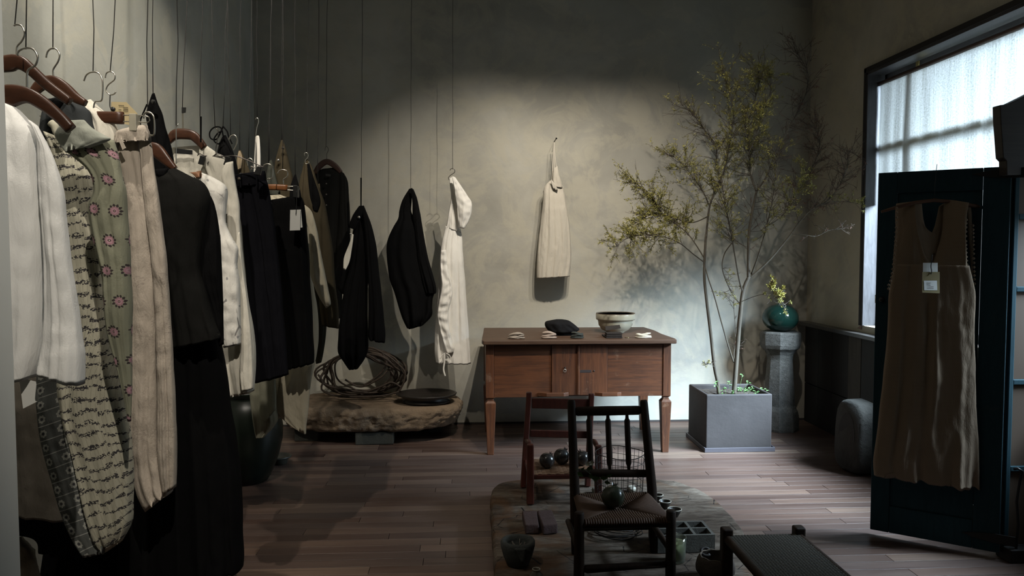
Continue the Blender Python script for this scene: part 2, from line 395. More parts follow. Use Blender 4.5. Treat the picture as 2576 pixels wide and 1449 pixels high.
while y < WY - .002:
    yw = min(pw, WY - y); x = WL - random.random() * 1.1
    while x < WR:
        L = random.choice([.75, .95, 1.15, 1.35, 1.6]); x0 = max(x, WL); x1 = min(x + L, WR)
        if x1 - x0 > .03:
            key = (round(x1 - x0, 4), round(yw, 4))
            if key not in meshes:
                b = bmesh.new(); lx, ly = (x1 - x0) / 2 - .0012, yw / 2 - .0013; v = []
                for (a, q, z) in ((1, 1, -.022), (1, 1, -.0005), (1 - .0005 / lx, 1 - .0005 / ly, 0)):
                    v += [b.verts.new((sx * lx * a, sy * ly * q, z)) for sx, sy in ((-1, -1), (1, -1), (1, 1), (-1, 1))]
                for k in range(2):
                    for j in range(4): b.faces.new((v[k*4+j], v[k*4+(j+1) % 4], v[k*4+4+(j+1) % 4], v[k*4+4+j]))
                b.faces.new(v[8:12]); me = bpy.data.meshes.new('plank'); b.to_mesh(me); b.free(); me.materials.append(PLANK); meshes[key] = me
            o = bpy.data.objects.new('plank', meshes[key]); col.objects.link(o); o.parent = fl
            o.location = Vector(((x0 + x1) / 2, y + yw / 2, random.uniform(-.0008, .0004))) - fl.location
        x += L
    y += pw; row += 1
MB().box(WL, WR, FY, 2.45, -.022, -.001).build('boarding', PLANK, fl)
# dark gap trim at the foot of the back wall
struct('baseboard_back', MB().box(WL, WR, WY - .012, WY, 0, .012), m_plain('dark_seam', (.03, .026, .024), .7))
# partition at the left edge, near the camera
xp = P(27, 700, 1.2).x
struct('wall_partition', MB().box(WL, xp, 1.08, 1.2, 0, CEIL), PARTITION)
# window: reveal, frame, glass, curtain
FR = m_wood('window_frame_wood', (.055, .052, .055), (.02, .018, .018), (40, 8, 8), .45, .3); FRD = m_plain('frame_black', (.012, .010, .009), .7)
xo = WR + T
wn = struct('window_1', MB().box(xo - .05, xo - .005, W0, W1, WZ0, WZ0 + .05).box(xo - .05, xo - .005, W0, W1, WZ1 - .06, WZ1).box(xo - .05, xo - .005, W1 - .05, W1, WZ0, WZ1).box(xo - .05, xo - .005, W0, W0 + .05, WZ0, WZ1), FR, .004)
MB().box(WR - .012, xo, W1 - .018, W1 + .012, WZ0, WZ1).box(WR - .012, xo, W0 - .012, W0 + .018, WZ0, WZ1).box(WR - .012, xo, W0 - .012, W1 + .012, WZ1 - .018, WZ1 + .012).build('jamb', FR, wn, .002)
MB().box(WR - .016, WR - .002, W1, W1 + .03, WZ0, WZ1 + .03).box(WR - .016, WR - .002, W0, W1 + .03, WZ1, WZ1 + .035).build('architrave', FRD, wn, .002)
MB().box(xo - .032, xo - .028, W0 + .05, W1 - .05, WZ0 + .05, WZ1 - .06).build('pane', m_glass('window_glass', (.95, .97, .96), .02, .97), wn)
gm = m_plain('muntin_wood', (.20, .15, .05), .6)
MB().box(xo - .055, xo - .02, W0, W1, 2.10, 2.145).build('muntin', gm, wn, .002)
for yy in (4.74, 3.3): MB().box(xo - .055, xo - .02, yy, yy + .035, WZ0, WZ1).build('muntin', gm, wn, .002)
# curtain
def m_curtain():
    m = bpy.data.materials.new('curtain_cloth'); m.use_nodes = True; t = m.node_tree; t.nodes.clear()
    tc = t.nodes.new('ShaderNodeTexCoord'); mp = t.nodes.new('ShaderNodeMapping'); mp.inputs['Scale'].default_value = (1, 90, 110); t.links.new(tc.outputs['Object'], mp.inputs[0])
    no = t.nodes.new('ShaderNodeTexNoise'); no.inputs['Scale'].default_value = 1; no.inputs['Detail'].default_value = 5; no.inputs['Roughness'].default_value = .7; t.links.new(mp.outputs[0], no.inputs[0])
    mp2 = t.nodes.new('ShaderNodeMapping'); mp2.inputs['Scale'].default_value = (1, 90, 3); t.links.new(tc.outputs['Object'], mp2.inputs[0]); n2 = t.nodes.new('ShaderNodeTexNoise'); n2.inputs['Scale'].default_value = 1; t.links.new(mp2.outputs[0], n2.inputs[0])
    ad = t.nodes.new('ShaderNodeMath'); ad.operation = 'MULTIPLY_ADD'; ad.inputs[1].default_value = .35; t.links.new(n2.outputs[0], ad.inputs[0]); t.links.new(no.outputs[0], ad.inputs[2])
    rp = t.nodes.new('ShaderNodeValToRGB'); rp.color_ramp.elements[0].position = .5; rp.color_ramp.elements[0].color = (.42, .43, .38, 1); rp.color_ramp.elements[1].position = .9; rp.color_ramp.elements[1].color = (.95, .95, .93, 1); t.links.new(ad.outputs[0], rp.inputs[0])
    tr = t.nodes.new('ShaderNodeBsdfTranslucent'); df = t.nodes.new('ShaderNodeBsdfDiffuse'); df.inputs[0].default_value = (.35, .35, .31, 1); t.links.new(rp.outputs[0], tr.inputs[0])
    mx = t.nodes.new('ShaderNodeMixShader'); mx.inputs[0].default_value = .085; o = t.nodes.new('ShaderNodeOutputMaterial'); t.links.new(df.outputs[0], mx.inputs[1]); t.links.new(tr.outputs[0], mx.inputs[2]); t.links.new(mx.outputs[0], o.inputs[0]); return m
cur = thing('curtain', 'white linen curtain covering the high window in the right wall', 'curtain', (xo - .09, 4.1, CZ))
cm = MB(); ny, nz = 240, 12; vsx = []; fsx = []
y0c, y1c = W0 + .02, W1 - .03
for j in range(nz + 1):
    z = CZ + (WZ1 - .085 - CZ) * j / nz
    for i in range(ny + 1):
        yy = y0c + (y1c - y0c) * i / ny; sh = (1 - .55 * j / nz)
        wv = .008 * sh * math.sin(yy * 38 + 2 * math.sin(yy * 5)) + .006 * noise.noise(Vector((yy * 14, z * 1.5, 0))) + .006 * noise.noise(Vector((yy * 4, z * 3, 5)))
        vsx.append((xo - .09 + wv, yy, z))
for j in range(nz):
    for i in range(ny):
        a = j * (ny + 1) + i; fsx.append((a, a + 1, a + ny + 2, a + ny + 1))
cm.add(vsx, fsx).build('cloth', m_curtain(), cur)
MB().tube([(xo - .09, W0 + .01, WZ1 - .08), (xo - .09, W1 - .02, WZ1 - .08)], .014, 10).build('curtain_rod', m_wood('rod_wood', (.10, .06, .045), (.05, .03, .02)), cur)
# low dark panelling and ledge along the right wall
led_x = P(2010, 810, 5.98).x
pn = thing('wall_panelling', 'black wooden panelling below the ledge on the right wall', 'panelling', (WR - .04, 4.9, 0))
zt = P(2010, 808, 6.0).z; pc = led_x + .075
y_ = WY - .03
MB().box(pc + .02, WR - .002, 3.9, WY - .02, 0, zt - .03).build('backing', BLACKWOOD, pn, .002)
for i in range(9):
    wd = [.24, .22, .25, .18, .24, .20, .24, .22, .2][i]
    if i in (3,):
        MB().box(pc - .004, pc + .02, y_ - wd + .004, y_, .32, zt - .03).build('panel', m_wood('bare_board', (.075, .065, .052), (.035, .03, .025), (30, 30, 5), .8, .3), pn, .002, 'weathered grey-brown board')
        MB().box(pc - .004, pc + .02, y_ - wd + .004, y_, .0, .315).build('panel', BLACKWOOD, pn, .002)
    else:
        MB().box(pc, pc + .02, y_ - wd + .004, y_, 0, .315).build('panel', BLACKWOOD, pn, .002)
        MB().box(pc - .002, pc + .02, y_ - wd + .004, y_, .322, zt - .03).build('panel', BLACKWOOD, pn, .002)
    y_ -= wd
lg = MB().box(led_x, WR, 3.9, WY - .01, zt - .028, zt).build('ledge_shelf', m_wood('ledge_wood', (.045, .04, .036), (.015, .013, .012), (40, 6, 30), .3, .3, spec=.6), None, .004)
tag(lg, 'long black wooden ledge shelf along the right wall', 'shelf')
# book on the ledge
bp = P(2153, 832, 5.2)
bk = thing('book', 'pale book leaning on the dark ledge in the far right corner', 'book', (bp.x + .03, bp.y, zt))
Mb = Matrix.Translation((bp.x + .065, 5.17, zt + .006)) @ Matrix.Rotation(R(-8), 4, 'Z') @ Matrix.Rotation(R(17), 4, 'Y')
MB().box(-.05, -.044, -.012, .15, 0, .158, Mb).build('cover', m_plain('book_cover', (.22, .15, .12), .6, 0, .5, 14), bk, .001, 'printed brownish front cover')
MB().box(-.043, .012, -.009, .147, .002, .155, Mb).build('page_block', m_plain('paper', (.42, .37, .29), .9), bk, .001)
MB().box(.013, .018, -.012, .15, 0, .158, Mb).build('cover', m_plain('book_back', (.35, .31, .25), .6), bk, .001)
# ---------------------------------------------------------------- cloth lofts
def cloth(name, rows, Y, mat, parent, d=.05, folds=5, amp=.012, seed=0, wr=.006, n=46, m=56, yaw=0, hemamp=.35, label=None, topd=None, lean=0, flat=.6, crush=0):
    """rows: (x_left, y_left, x_right, y_right) in the photo frame, from top to hem; a closed, hollow piece of cloth
    d = half thickness, yaw = how much farther the right edge is, folds/amp = hanging folds that deepen towards the hem"""
    rows = [tuple(r[:4]) for r in rows]
    rs = spline(rows, n); vs = []; uvs = []; acc = 0; prev = None
    for i, (xl, yl, xr, yr) in enumerate(rs):
        t = i / (n - 1)
        A = P(xl, yl, Y - yaw / 2 + lean * t); B = P(xr, yr, Y + yaw / 2 + lean * t); W = (B - A).length
        C = (A + B) / 2
        if prev is not None: acc += (C - prev).length
        prev = C
        dd = min(d, W * .42) * (.55 + .45 * min(1, t * 4) if topd is None else topd + (1 - topd) * min(1, t * 3))
        fa = amp * (.25 + .75 * t) * min(1, W / .12)
        for k in range(m):
            q = 2 * PI * k / m
            cu = -math.cos(q); su = -math.sin(q)      # k=0 left edge, first half = front
            e = flat
            uu = .5 + .5 * cu
            depth = math.copysign(abs(su) ** e, su)
            p = A.lerp(B, uu)
            x = uu * W
            ph = 2.4 * noise.noise(Vector((seed * 3.1, t * 1.7, .3))) + seed * 1.7
            wv = math.sin(2 * PI * folds * (uu + .05 * noise.noise(Vector((uu * 3, t * 2, seed)))) + ph)
            wv = wv * .75 + .45 * math.sin(2 * PI * folds * 1.9 * uu + ph * 1.7 + 2 * t)
            wv *= .12 + 1.15 * abs(noise.noise(Vector((uu * 2.6 * folds / 3 + seed * 1.3, t * 1.4, seed * .7 + 4)))) ** .8 * 1.6
            side = 1 if su <= 0 else -1
            nz = noise.noise(Vector((x * 16 + seed * 7, acc * 5, seed + side))) * wr + noise.noise(Vector((x * 40, acc * 22, seed * 2 + side))) * wr * .45
            if crush: nz += crush * noise.noise(Vector((x * 22 + acc * 9, acc * 26 - x * 8, seed + 9 + side)))
            edge = 1 - abs(cu) ** 6
            off = depth * dd + (fa * wv + nz) * (.25 + .75 * edge) * (1 if side == 1 else .6)
            jx = noise.noise(Vector((acc * 9, seed * 5 + (0 if cu < 0 else 50), .7))) * wr * .5 * abs(cu)
            hz = fa * .35 * wv * (t ** 8) * hemamp
            vs.append(p + Vector((jx, off, hz)))
            uvs.append((x if su <= 0 else 2 * W - x + .013, acc))
    fs = []
    for i in range(n - 1):
        for k in range(m):
            k2 = (k + 1) % m; fs.append((i * m + k, i * m + k2, (i + 1) * m + k2, (i + 1) * m + k))
    # turned hem inwards and closed top
    b = len(vs)
    for k in range(m):
        p = vs[(n - 1) * m + k]; q = (vs[(n - 1) * m] + vs[(n - 1) * m + m // 2]) / 2
        vs.append(p + Vector(((q.x - p.x) * .03, (q.y - p.y) * .12, .025))); uvs.append(uvs[(n - 1) * m + k])
    for k in range(m):
        k2 = (k + 1) % m; fs.append(((n - 1) * m + k, (n - 1) * m + k2, b + k2, b + k))
    fs.append(tuple(range(m - 1, -1, -1)))
    M_ = MB().add(vs, fs, uvs)
    # fix uv at seam of front/back
    for fi, u in list(M_.uv.items()):
        xs = [c[0] for c in u]
        if max(xs) - min(xs) > .5 * max(1e-6, max(xs)) and len(u) == 4:
            mx = max(xs); M_.uv[fi] = [(c[0] if c[0] > mx * .4 else c[0] + 0, c[1]) for c in u]
    return M_.build(name, mat, parent, label=label)

def wire_to_ceiling(bx, by, tx, Y, what, extra=None):
    a = P(bx, by, Y); b = P(tx, 0, Y); d = (b - a); top = a + d * ((CEIL - a.z) / d.z)
    pts = [a]; N = 14
    for i in range(1, N):
        t = i / N; q = a.lerp(top, t); s = (bx * 7.3 + i * 2.1)
        pts.append(q + Vector((.003 * math.sin(s) * (1 - t), .003 * math.cos(s * 1.3), 0)))
    pts.append(top)
    o = MB().tube(pts, .0016, 6).build('hanging_wire', WIRE)
    tag(o, 'thin black wire from the ceiling, holding ' + what, 'wire', 'wires that hold the clothes'); return o
def curve_px(pts, Y, n=None, dy=None):
    pts = [P(p[0], p[1], Y + (p[2] if len(p) > 2 else 0)) for p in pts]
    return [Vector(p) for p in spline([tuple(p) for p in pts], n or len(pts) * 5)]
def tube_px(name, pts, Y, r, mat, parent, n=None, sides=8, label=None, squash=None):
    return MB().tube(curve_px(pts, Y, n), r, sides, squash=squash).build(name, mat, parent, label=label)
def bar(name, pts, Y, th, mat, parent, yaw=0, n=28, label=None):
    """wooden arm: pts (x, y, half height) in the photo frame; rounded plank of thickness th"""
    rs = spline([tuple(p) for p in pts], n); vs = []; x0, x1 = pts[0][0], pts[-1][0]
    m = 12
    for i, (x, y, h) in enumerate(rs):
        Yi = Y + yaw * ((x - x0) / (x1 - x0) - .5)
        c = P(x, y, Yi); hh = h * Yi / F
        j = max(0, min(i, len(rs) - 2)); a, b = P(rs[j][0], rs[j][1], Y), P(rs[j + 1][0], rs[j + 1][1], Y)
        t = (b - a).normalized(); up = Vector((-t.z, 0, t.x));
        if up.z < 0: up = -up
        for k in range(m):
            q = 2 * PI * k / m + PI / m; cx = math.copysign(abs(math.cos(q)) ** .5, math.cos(q)); sx = math.copysign(abs(math.sin(q)) ** .5, math.sin(q))
            vs.append(c + up * hh * sx + Vector((0, th / 2 * cx, 0)))
    fs = []
    for i in range(len(rs) - 1):
        for k in range(m): fs.append((i * m + k, i * m + (k + 1) % m, (i + 1) * m + (k + 1) % m, (i + 1) * m + k))
    fs.append(tuple(range(m - 1, -1, -1))); fs.append(tuple((len(rs) - 1) * m + k for k in range(m)))
    return MB().add(vs, fs).build(name, mat, parent, label=label)
def sheet(name, quad, Y, mat, parent, th=.0012, yaw=0, label=None, bevel=0):
    """card or tag: four corners in the photo frame (tl, tr, br, bl)"""
    xs = [q[0] for q in quad]; x0, x1 = min(xs), max(xs)
    pts = [P(q[0], q[1], Y + yaw * ((q[0] - x0) / max(1, x1 - x0) - .5)) for q in quad]
    vs = pts + [p + Vector((0, th, 0)) for p in pts]
    k = len(pts)
    fs = [tuple(range(k)), tuple(range(2 * k - 1, k - 1, -1))] + [(i, k + i, k + (i + 1) % k, (i + 1) % k) for i in range(k)]
    return MB().add(vs, fs, smooth=False).build(name, mat, parent, bevel, label)
def button(parent, x, y, Y, r, mat, label=None):
    c = P(x, y, Y); return MB().tube([c + Vector((0, -.004, 0)), c + Vector((0, .002, 0))], r, 12).build('button', mat, parent, label=label)
def garment(name, label, cat, x, y, Y, group=None):
    return thing(name, label, cat, P(x, y, Y), group)

# fabrics
F_WHITE = m_fabric('white_cotton', (.74, .74, .72), trans=.12); F_WHITE2 = m_fabric('white_voile', (.60, .58, .53), trans=.22); F_CREAM = m_fabric('cream_cotton', (.62, .59, .51), wrinkle=.6)
F_SAGE = m_fabric('sage_linen', (.225, .228, .165), pat_pink(.088, .0185), trans=.1); F_VINE = m_fabric('cream_vine_print', (.42, .40, .315), pat_vine(.036), trans=.1)
F_RING = m_fabric('grey_flower_print', (.10, .105, .100), pat_ring()); F_TAUPE = m_fabric('taupe_cloth', (.13, .115, .095))
F_BEIGE = m_fabric('beige_linen', (.38, .33, .275), pat_faint(), wrinkle=.7); F_BOT = m_fabric('botanical_print', (.68, .66, .61), pat_botanic(), wrinkle=.6)
F_BLACK = m_fabric('black_cotton', (.0045, .0045, .0048), mott=.15); F_BLK2 = m_fabric('soft_black', (.0042, .0042, .0045)); F_CHAR = m_fabric('charcoal_cotton', (.009, .0089, .0082)); F_NAVY = m_fabric('black_wool', (.0055, .0055, .0075)); F_OLIVE = m_fabric('olive_cotton', (.052, .042, .026)); F_DOLIVE = m_fabric('dark_olive_cotton', (.032, .030, .020)); F_SLATE = m_fabric('slate_cloth', (.042, .046, .048))
F_LINEN = m_fabric('oatmeal_linen', (.42, .38, .29), wrinkle=.7); F_GREYL = m_fabric('grey_green_linen', (.27, .265, .20), wrinkle=.6); F_TAN = m_fabric('tan_lining', (.33, .26, .17)); F_APRON = m_fabric('natural_crinkle_cotton', (.50, .46, .39), wrinkle=.9); F_KNIT = m_fabric('knit_wool', (.20, .15, .105), pat_knit(), wrinkle=.4); F_TWHITE = m_fabric('dress_white_cotton', (.80, .77, .71), wrinkle=.5, trans=.06)
PAPER_W = m_plain('white_card', (.55, .55, .52), .8, 0, .04); PAPER_T = m_plain('tan_card', (.42, .34, .19), .8, 0, .05); PAPER_M = m_plain('mustard_card', (.17, .13, .05), .8, 0, .05); INK = m_plain('ink', (.02, .02, .02), .8); BTN = m_plain('horn_button', (.05, .04, .03), .15, 0, .2, spec=1); BLACKPL = m_plain('black_plastic', (.02, .02, .02), .4)

# ---- 1 white shirt nearest, in front of the row
Y = 2.0
g = garment('shirt', 'plain white long-sleeved shirt, nearest garment at the left edge', 'shirt', 70, 960, Y)
cloth('body', [(-70, 225, 40, 270), (-75, 270, 78, 312), (-80, 330, 98, 345), (-80, 420, 106, 430), (-80, 560, 114, 560), (-80, 700, 116, 700), (-80, 830, 112, 830), (-80, 930, 104, 905), (-80, 985, 92, 948)], Y, F_WHITE, g, d=.07, folds=4, amp=.007, seed=1, topd=.5, crush=.003)
cloth('sleeve', [(70, 300, 95, 318), (92, 345, 122, 372), (96, 400, 136, 405), (102, 470, 155, 475), (110, 560, 166, 560), (116, 660, 178, 660), (117, 760, 190, 760), (112, 850, 202, 850), (107, 900, 208, 895), (104, 938, 206, 968)], Y - .03, F_WHITE, g, d=.045, folds=3, amp=.008, seed=2, crush=.003)
sheet('care_label', [(48, 950), (90, 960), (98, 1008), (58, 1028)], Y - .02, PAPER_W, g, .0008, label='white paper tag below the hem')
h = thing('clothes_hanger', 'reddish brown wooden hanger of the nearest white shirt, wide round hook', 'hanger', P(68, 240, Y))
bar('arm', [(-60, 300, 16), (-20, 262, 22), (20, 243, 28), (68, 240, 19), (110, 262, 16), (150, 295, 14), (178, 325, 13)], Y, .022, HWOOD, h)
tube_px('hook', [(68, 222), (68, 190), (72, 175), (88, 165), (95, 145), (85, 125), (66, 121), (48, 128), (44, 140)], Y, .0026, STEEL, h, 40)
wire_to_ceiling(65, 124, 70, Y, 'the hanger of the nearest white shirt')
# hanger behind it, with dark garment
Y = 2.12
h = thing('clothes_hanger', 'brown wooden hanger cut by the left partition, thin arm sloping down right', 'hanger', P(50, 170, Y))
bar('arm', [(-40, 170, 14), (20, 160, 20), (50, 158, 17), (80, 178, 13), (120, 215, 12), (160, 245, 11), (176, 256, 10)], Y, .02, HWOOD, h)
tube_px('hook', [(42, 140), (43, 118), (55, 103), (62, 85), (55, 66), (42, 62), (35, 65)], Y, .0024, STEEL, h, 36)
wire_to_ceiling(37, 66, 42, Y, 'the hanger cut by the left partition')
g = garment('top', 'slate grey top with a black neckline behind the nearest shirt', 'top', 190, 330, Y + .02)
cloth('body', [(128, 252, 180, 236), (118, 258, 212, 268), (110, 275, 226, 282), (105, 300, 232, 310), (102, 330, 236, 335), (104, 352, 225, 352)], Y + .34, F_SLATE, g, d=.03, folds=3, seed=5)
cloth('collar', [(116, 249, 168, 247), (116, 262, 150, 272), (118, 276, 140, 282)], Y + .29, F_BLK2, g, d=.01, folds=1, amp=.002, seed=6)
Y = 2.3
h = thing('clothes_hanger', 'dark wooden hanger with a hook, holding the cream top at the upper left', 'hanger', P(133, 200, Y))
bar('arm', [(85, 232, 10), (105, 212, 14), (133, 204, 13), (160, 220, 14), (190, 246, 12), (215, 260, 8)], Y, .02, HWOOD, h)
tube_px('hook', [(134, 192), (134, 175), (146, 155), (150, 138), (142, 124), (130, 122), (120, 130), (116, 145)], Y, .0025, STEEL, h, 36)
wire_to_ceiling(133, 124, 136, Y, 'the dark hanger of the cream top')
g = garment('top', 'cream top on the dark hanger at the upper left', 'top', 250, 340, Y)
cloth('body', [(205, 262, 228, 250), (200, 275, 258, 278), (200, 292, 280, 298), (215, 330, 296, 335), (220, 420, 300, 420)], Y + .24, F_CREAM, g, d=.03, folds=3, amp=.008, seed=7)

# ---- taupe skirt and black skirts low at the left
g = garment('skirt', 'taupe brown skirt hanging below the white shirt at the left edge', 'skirt', 90, 1290, 2.55)
cloth('body', [(-60, 930, 120, 930), (-65, 1000, 130, 1010), (-70, 1100, 150, 1110), (-75, 1200, 165, 1210), (-80, 1262, 175, 1308)], 2.62, F_TAUPE, g, d=.05, folds=4, amp=.012, seed=8)
g = garment('skirt', 'short black skirt below the taupe skirt at the lower left', 'skirt', 110, 1380, 2.7)
cloth('body', [(-60, 1200, 210, 1200), (-60, 1260, 225, 1270), (-30, 1320, 235, 1330), (90, 1345, 235, 1350), (105, 1380, 240, 1400)], 2.75, F_BLK2, g, d=.05, folds=4, amp=.012, seed=9)

# ---- ring print, vine print, sage
Yv = 2.42
g = garment('dress', 'long cream pleated dress printed with rows of black vines', 'dress', 280, 1370, Yv)
cloth('body', [(110, 330, 150, 345), (128, 380, 190, 378), (140, 430, 240, 430), (155, 520, 262, 520), (175, 640, 275, 640), (185, 740, 285, 740), (180, 820, 296, 820), (165, 880, 304, 880), (140, 960, 312, 960), (140, 1030, 318, 1040), (165, 1120, 328, 1110), (195, 1220, 332, 1200), (220, 1300, 331, 1270), (245, 1360, 327, 1318), (262, 1390, 306, 1362)], Yv, F_VINE, g, d=.05, folds=5, amp=.011, seed=10, n=64)
cloth('lining', [(95, 930, 150, 930), (92, 990, 150, 990), (98, 1060, 170, 1060), (108, 1130, 185, 1130), (130, 1210, 205, 1210), (155, 1290, 230, 1290), (180, 1350, 250, 1350), (212, 1400, 264, 1388)], Yv - .025, F_RING, g, d=.02, folds=2, amp=.006, seed=11, label='dark grey band printed with pale ringed flowers')
for px_, py_, q in ((142, 330, 0), (150, 352, 1)):
    tube_px('shoulder_gathers', [(128, 308), (138, 318), (142, 330), (150, 345), (152, 362)], Yv - .04 - q * .01, .012, F_VINE, g, 16) if q == 0 else None
Ys = 2.26
g = garment('shirt', 'sage green linen shirt printed with pink flowers', 'shirt', 300, 1100, Ys)
cloth('body', [(150, 345, 285, 352), (166, 378, 296, 390), (225, 430, 304, 440), (238, 480, 312, 480), (226, 520, 316, 530), (238, 600, 322, 600), (258, 680, 327, 680), (264, 760, 330, 760), (272, 830, 330, 830), (288, 900, 330, 900), (308, 980, 330, 980), (322, 1060, 329, 1060)], Ys, F_SAGE, g, d=.035, folds=3, amp=.009, seed=12, n=60)
cloth('collar', [(176, 304, 212, 302), (152, 318, 232, 322), (140, 338, 262, 340), (150, 362, 276, 352), (166, 384, 220, 372)], Ys - .035, m_fabric('sage_plain_crinkle', (.25, .262, .225)), g, d=.018, folds=2, amp=.003, seed=13, flat=.8)
# ---- clamp hanger and beige trousers
Yb = 2.56
g = garment('trousers', 'crumpled beige linen trousers with faint grey flowers, clipped to a bar', 'trousers', 400, 1280, Yb)
cloth('leg', [(300, 335, 352, 322), (292, 355, 356, 350), (286, 385, 358, 390), (300, 440, 364, 440), (314, 520, 372, 520), (324, 620, 382, 620), (330, 720, 392, 720), (332, 820, 396, 820), (332, 920, 396, 920), (332, 1020, 398, 1020), (330, 1120, 400, 1120), (340, 1200, 412, 1200), (352, 1250, 425, 1240), (370, 1285, 432, 1236)], Yb, F_BEIGE, g, d=.04, folds=2, amp=.010, seed=14, crush=.005, n=64)
cloth('leg', [(348, 320, 370, 316), (350, 345, 376, 345), (354, 385, 384, 380), (358, 440, 390, 440), (366, 520, 402, 520), (378, 620, 414, 620), (388, 720, 424, 720), (394, 820, 430, 820), (396, 920, 436, 920), (398, 1020, 442, 1020), (398, 1120, 444, 1120), (402, 1180, 444, 1170), (410, 1245, 443, 1225)], Yb - .02, F_BEIGE, g, d=.04, folds=2, amp=.010, seed=15, crush=.005, n=64)
cloth('waistband', [(296, 330, 366, 314), (292, 345, 374, 335), (290, 362, 378, 356)], Yb - .03, F_BEIGE, g, d=.03, folds=8, amp=.003, seed=16, n=12, hemamp=0)
sheet('belt_loop', [(298, 352), (305, 350), (316, 372), (308, 377)], Yb - .075, F_BEIGE, g, .004)
h = thing('clamp_hanger', 'red-brown bar hanger with sliding metal clips above the beige trousers', 'hanger', P(235, 290, Yb - .03))
Yh = Yb - .04
bar('bar', [(160, 294, 14), (200, 295, 15), (260, 296, 15), (310, 297, 15)], Yh, .018, HWOOD, h, n=8)
tube_px('hook', [(235, 280), (236, 268), (240, 256), (254, 254), (258, 240), (258, 205), (250, 186), (234, 181), (218, 188), (211, 204)], Yh, .0026, STEEL, h, 44)
tube_px('rail', [(308, 290), (340, 290), (368, 292), (376, 298), (372, 308), (340, 306), (308, 306)], Yh, .002, STEEL, h, 30)
tube_px('rail', [(160, 290), (130, 290), (100, 292)], Yh, .002, STEEL, h, 10)
for cx, cy in ((333, 307), (114, 300)):
    c_ = box_part('clip', m_plain('clip_enamel', (.30, .28, .22), .4), h, P(cx - 9, 0, Yh).x, P(cx + 9, 0, Yh).x, Yh - .022, Yh + .012, P(0, cy + 22, Yh).z, P(0, cy - 22, Yh).z, .002)
tube_px('spare_hook', [(362, 298), (362, 288), (370, 282), (382, 286), (388, 300), (388, 338), (378, 340)], Yh - .02, .0028, STEEL, h, 26)
wire_to_ceiling(234, 183, 233, Yh, 'the bar hanger of the beige trousers')
# swing tag on s-hook
t_ = thing('hanging_hook', 'small steel s-shaped hook beside the bar hanger, upper left', 'hook', P(277, 235, 2.62))
tube_px('hook_wire', [(265, 196), (268, 184), (278, 180), (288, 186), (288, 200), (272, 214), (267, 228), (276, 238), (286, 237), (292, 231)], 2.62, .0022, STEEL, t_, 44)
wire_to_ceiling(277, 181, 289, 2.62, 'the steel hook with the tan swing tag')
t_ = thing('swing_tag', 'tan card swing tag with a black eyelet hanging from the steel hook', 'tag', P(310, 300, 2.62))
sheet('card', [(280, 256), (318, 257), (345, 285), (352, 318), (300, 310), (278, 296)], 2.62, PAPER_T, t_, .001)
for a in ((298, 264, 312, 265), (310, 269, 322, 270), (310, 273, 322, 274), (310, 277, 322, 278), (298, 275, 305, 275)):
    sheet('print_line', [(a[0], a[1]), (a[2], a[3]), (a[2], a[3] + 1.6), (a[0], a[1] + 1.6)], 2.618, m_plain('print', (.12, .1, .06), .9), t_, .0005)
c_ = P(285, 275, 2.615); MB().tube([c_, c_ + Vector((0, -.004, 0))], .0075, 16).build('eyelet', IRON, t_)
tube_px('string', [(277, 238), (276.5, 255), (277, 270), (284, 276)], 2.61, .0018, IRON, t_, 12)

# ---- black garment with a pointed top and button
g = garment('skirt', 'black garment hung by one corner with a shiny button, upper left', 'skirt', 400, 500, 2.95)
cloth('body', [(382, 236, 389, 234), (374, 262, 397, 262), (368, 290, 407, 286), (374, 320, 415, 320), (380, 350, 424, 350), (385, 400, 434, 396), (390, 460, 440, 460), (395, 560, 440, 560)], 2.95, F_BLACK, g, d=.03, folds=2, amp=.008, seed=17)
button(g, 386, 256, 2.905, .0085, m_plain('shiny_button', (.02, .02, .02), .08, 0, .1, spec=1))
tube_px('ribbon', [(370, 262), (358, 290), (353, 305), (355, 325), (364, 330)], 2.93, .003, F_BLACK, g, 16)
wire_to_ceiling(385, 238, 384, 2.95, 'the black garment with the shiny button'); wire_to_ceiling(372, 320, 370, 2.75, 'the hanger of the charcoal blouse')

# ---- charcoal blouse and long black skirts
Yd = 2.68
g = garment('blouse', 'charcoal black long-sleeved blouse with a round neck', 'blouse', 490, 870, Yd)
cloth('body', [(392, 432, 442, 424), (393, 446, 480, 444), (394, 470, 512, 462), (396, 520, 528, 510), (402, 600, 512, 600), (412, 680, 506, 680), (422, 740, 520, 740), (428, 800, 536, 800), (436, 850, 550, 838), (440, 878, 552, 852)], Yd, F_CHAR, g, d=.055, folds=3, amp=.009, seed=18)
cloth('sleeve', [(488, 444, 500, 458), (500, 470, 528, 492), (505, 520, 543, 530), (504, 590, 552, 590), (503, 660, 556, 660), (512, 720, 558, 720), (535, 790, 561, 780), (546, 840, 562, 820), (552, 872, 562, 866)], Yd + .02, F_BLK2, g, d=.045, folds=4, amp=.010, seed=19)
cloth('neckline', [(393, 426, 424, 424), (394, 438, 420, 438), (400, 446, 414, 446)], Yd - .015, F_BLK2, g, d=.012, folds=1, amp=.001, seed=20, n=10)
h = thing('clothes_hanger', 'brown wooden hanger of the charcoal blouse, half hidden', 'hanger', P(400, 380, Yd))
bar('arm', [(350, 380, 16), (380, 375, 17), (395, 380, 17), (415, 400, 13), (440, 425, 7)], Yd, .02, HWOOD, h)
g = garment('skirt', 'long black skirt reaching to the floor beneath the charcoal blouse', 'skirt', 480, 1440, 2.75)
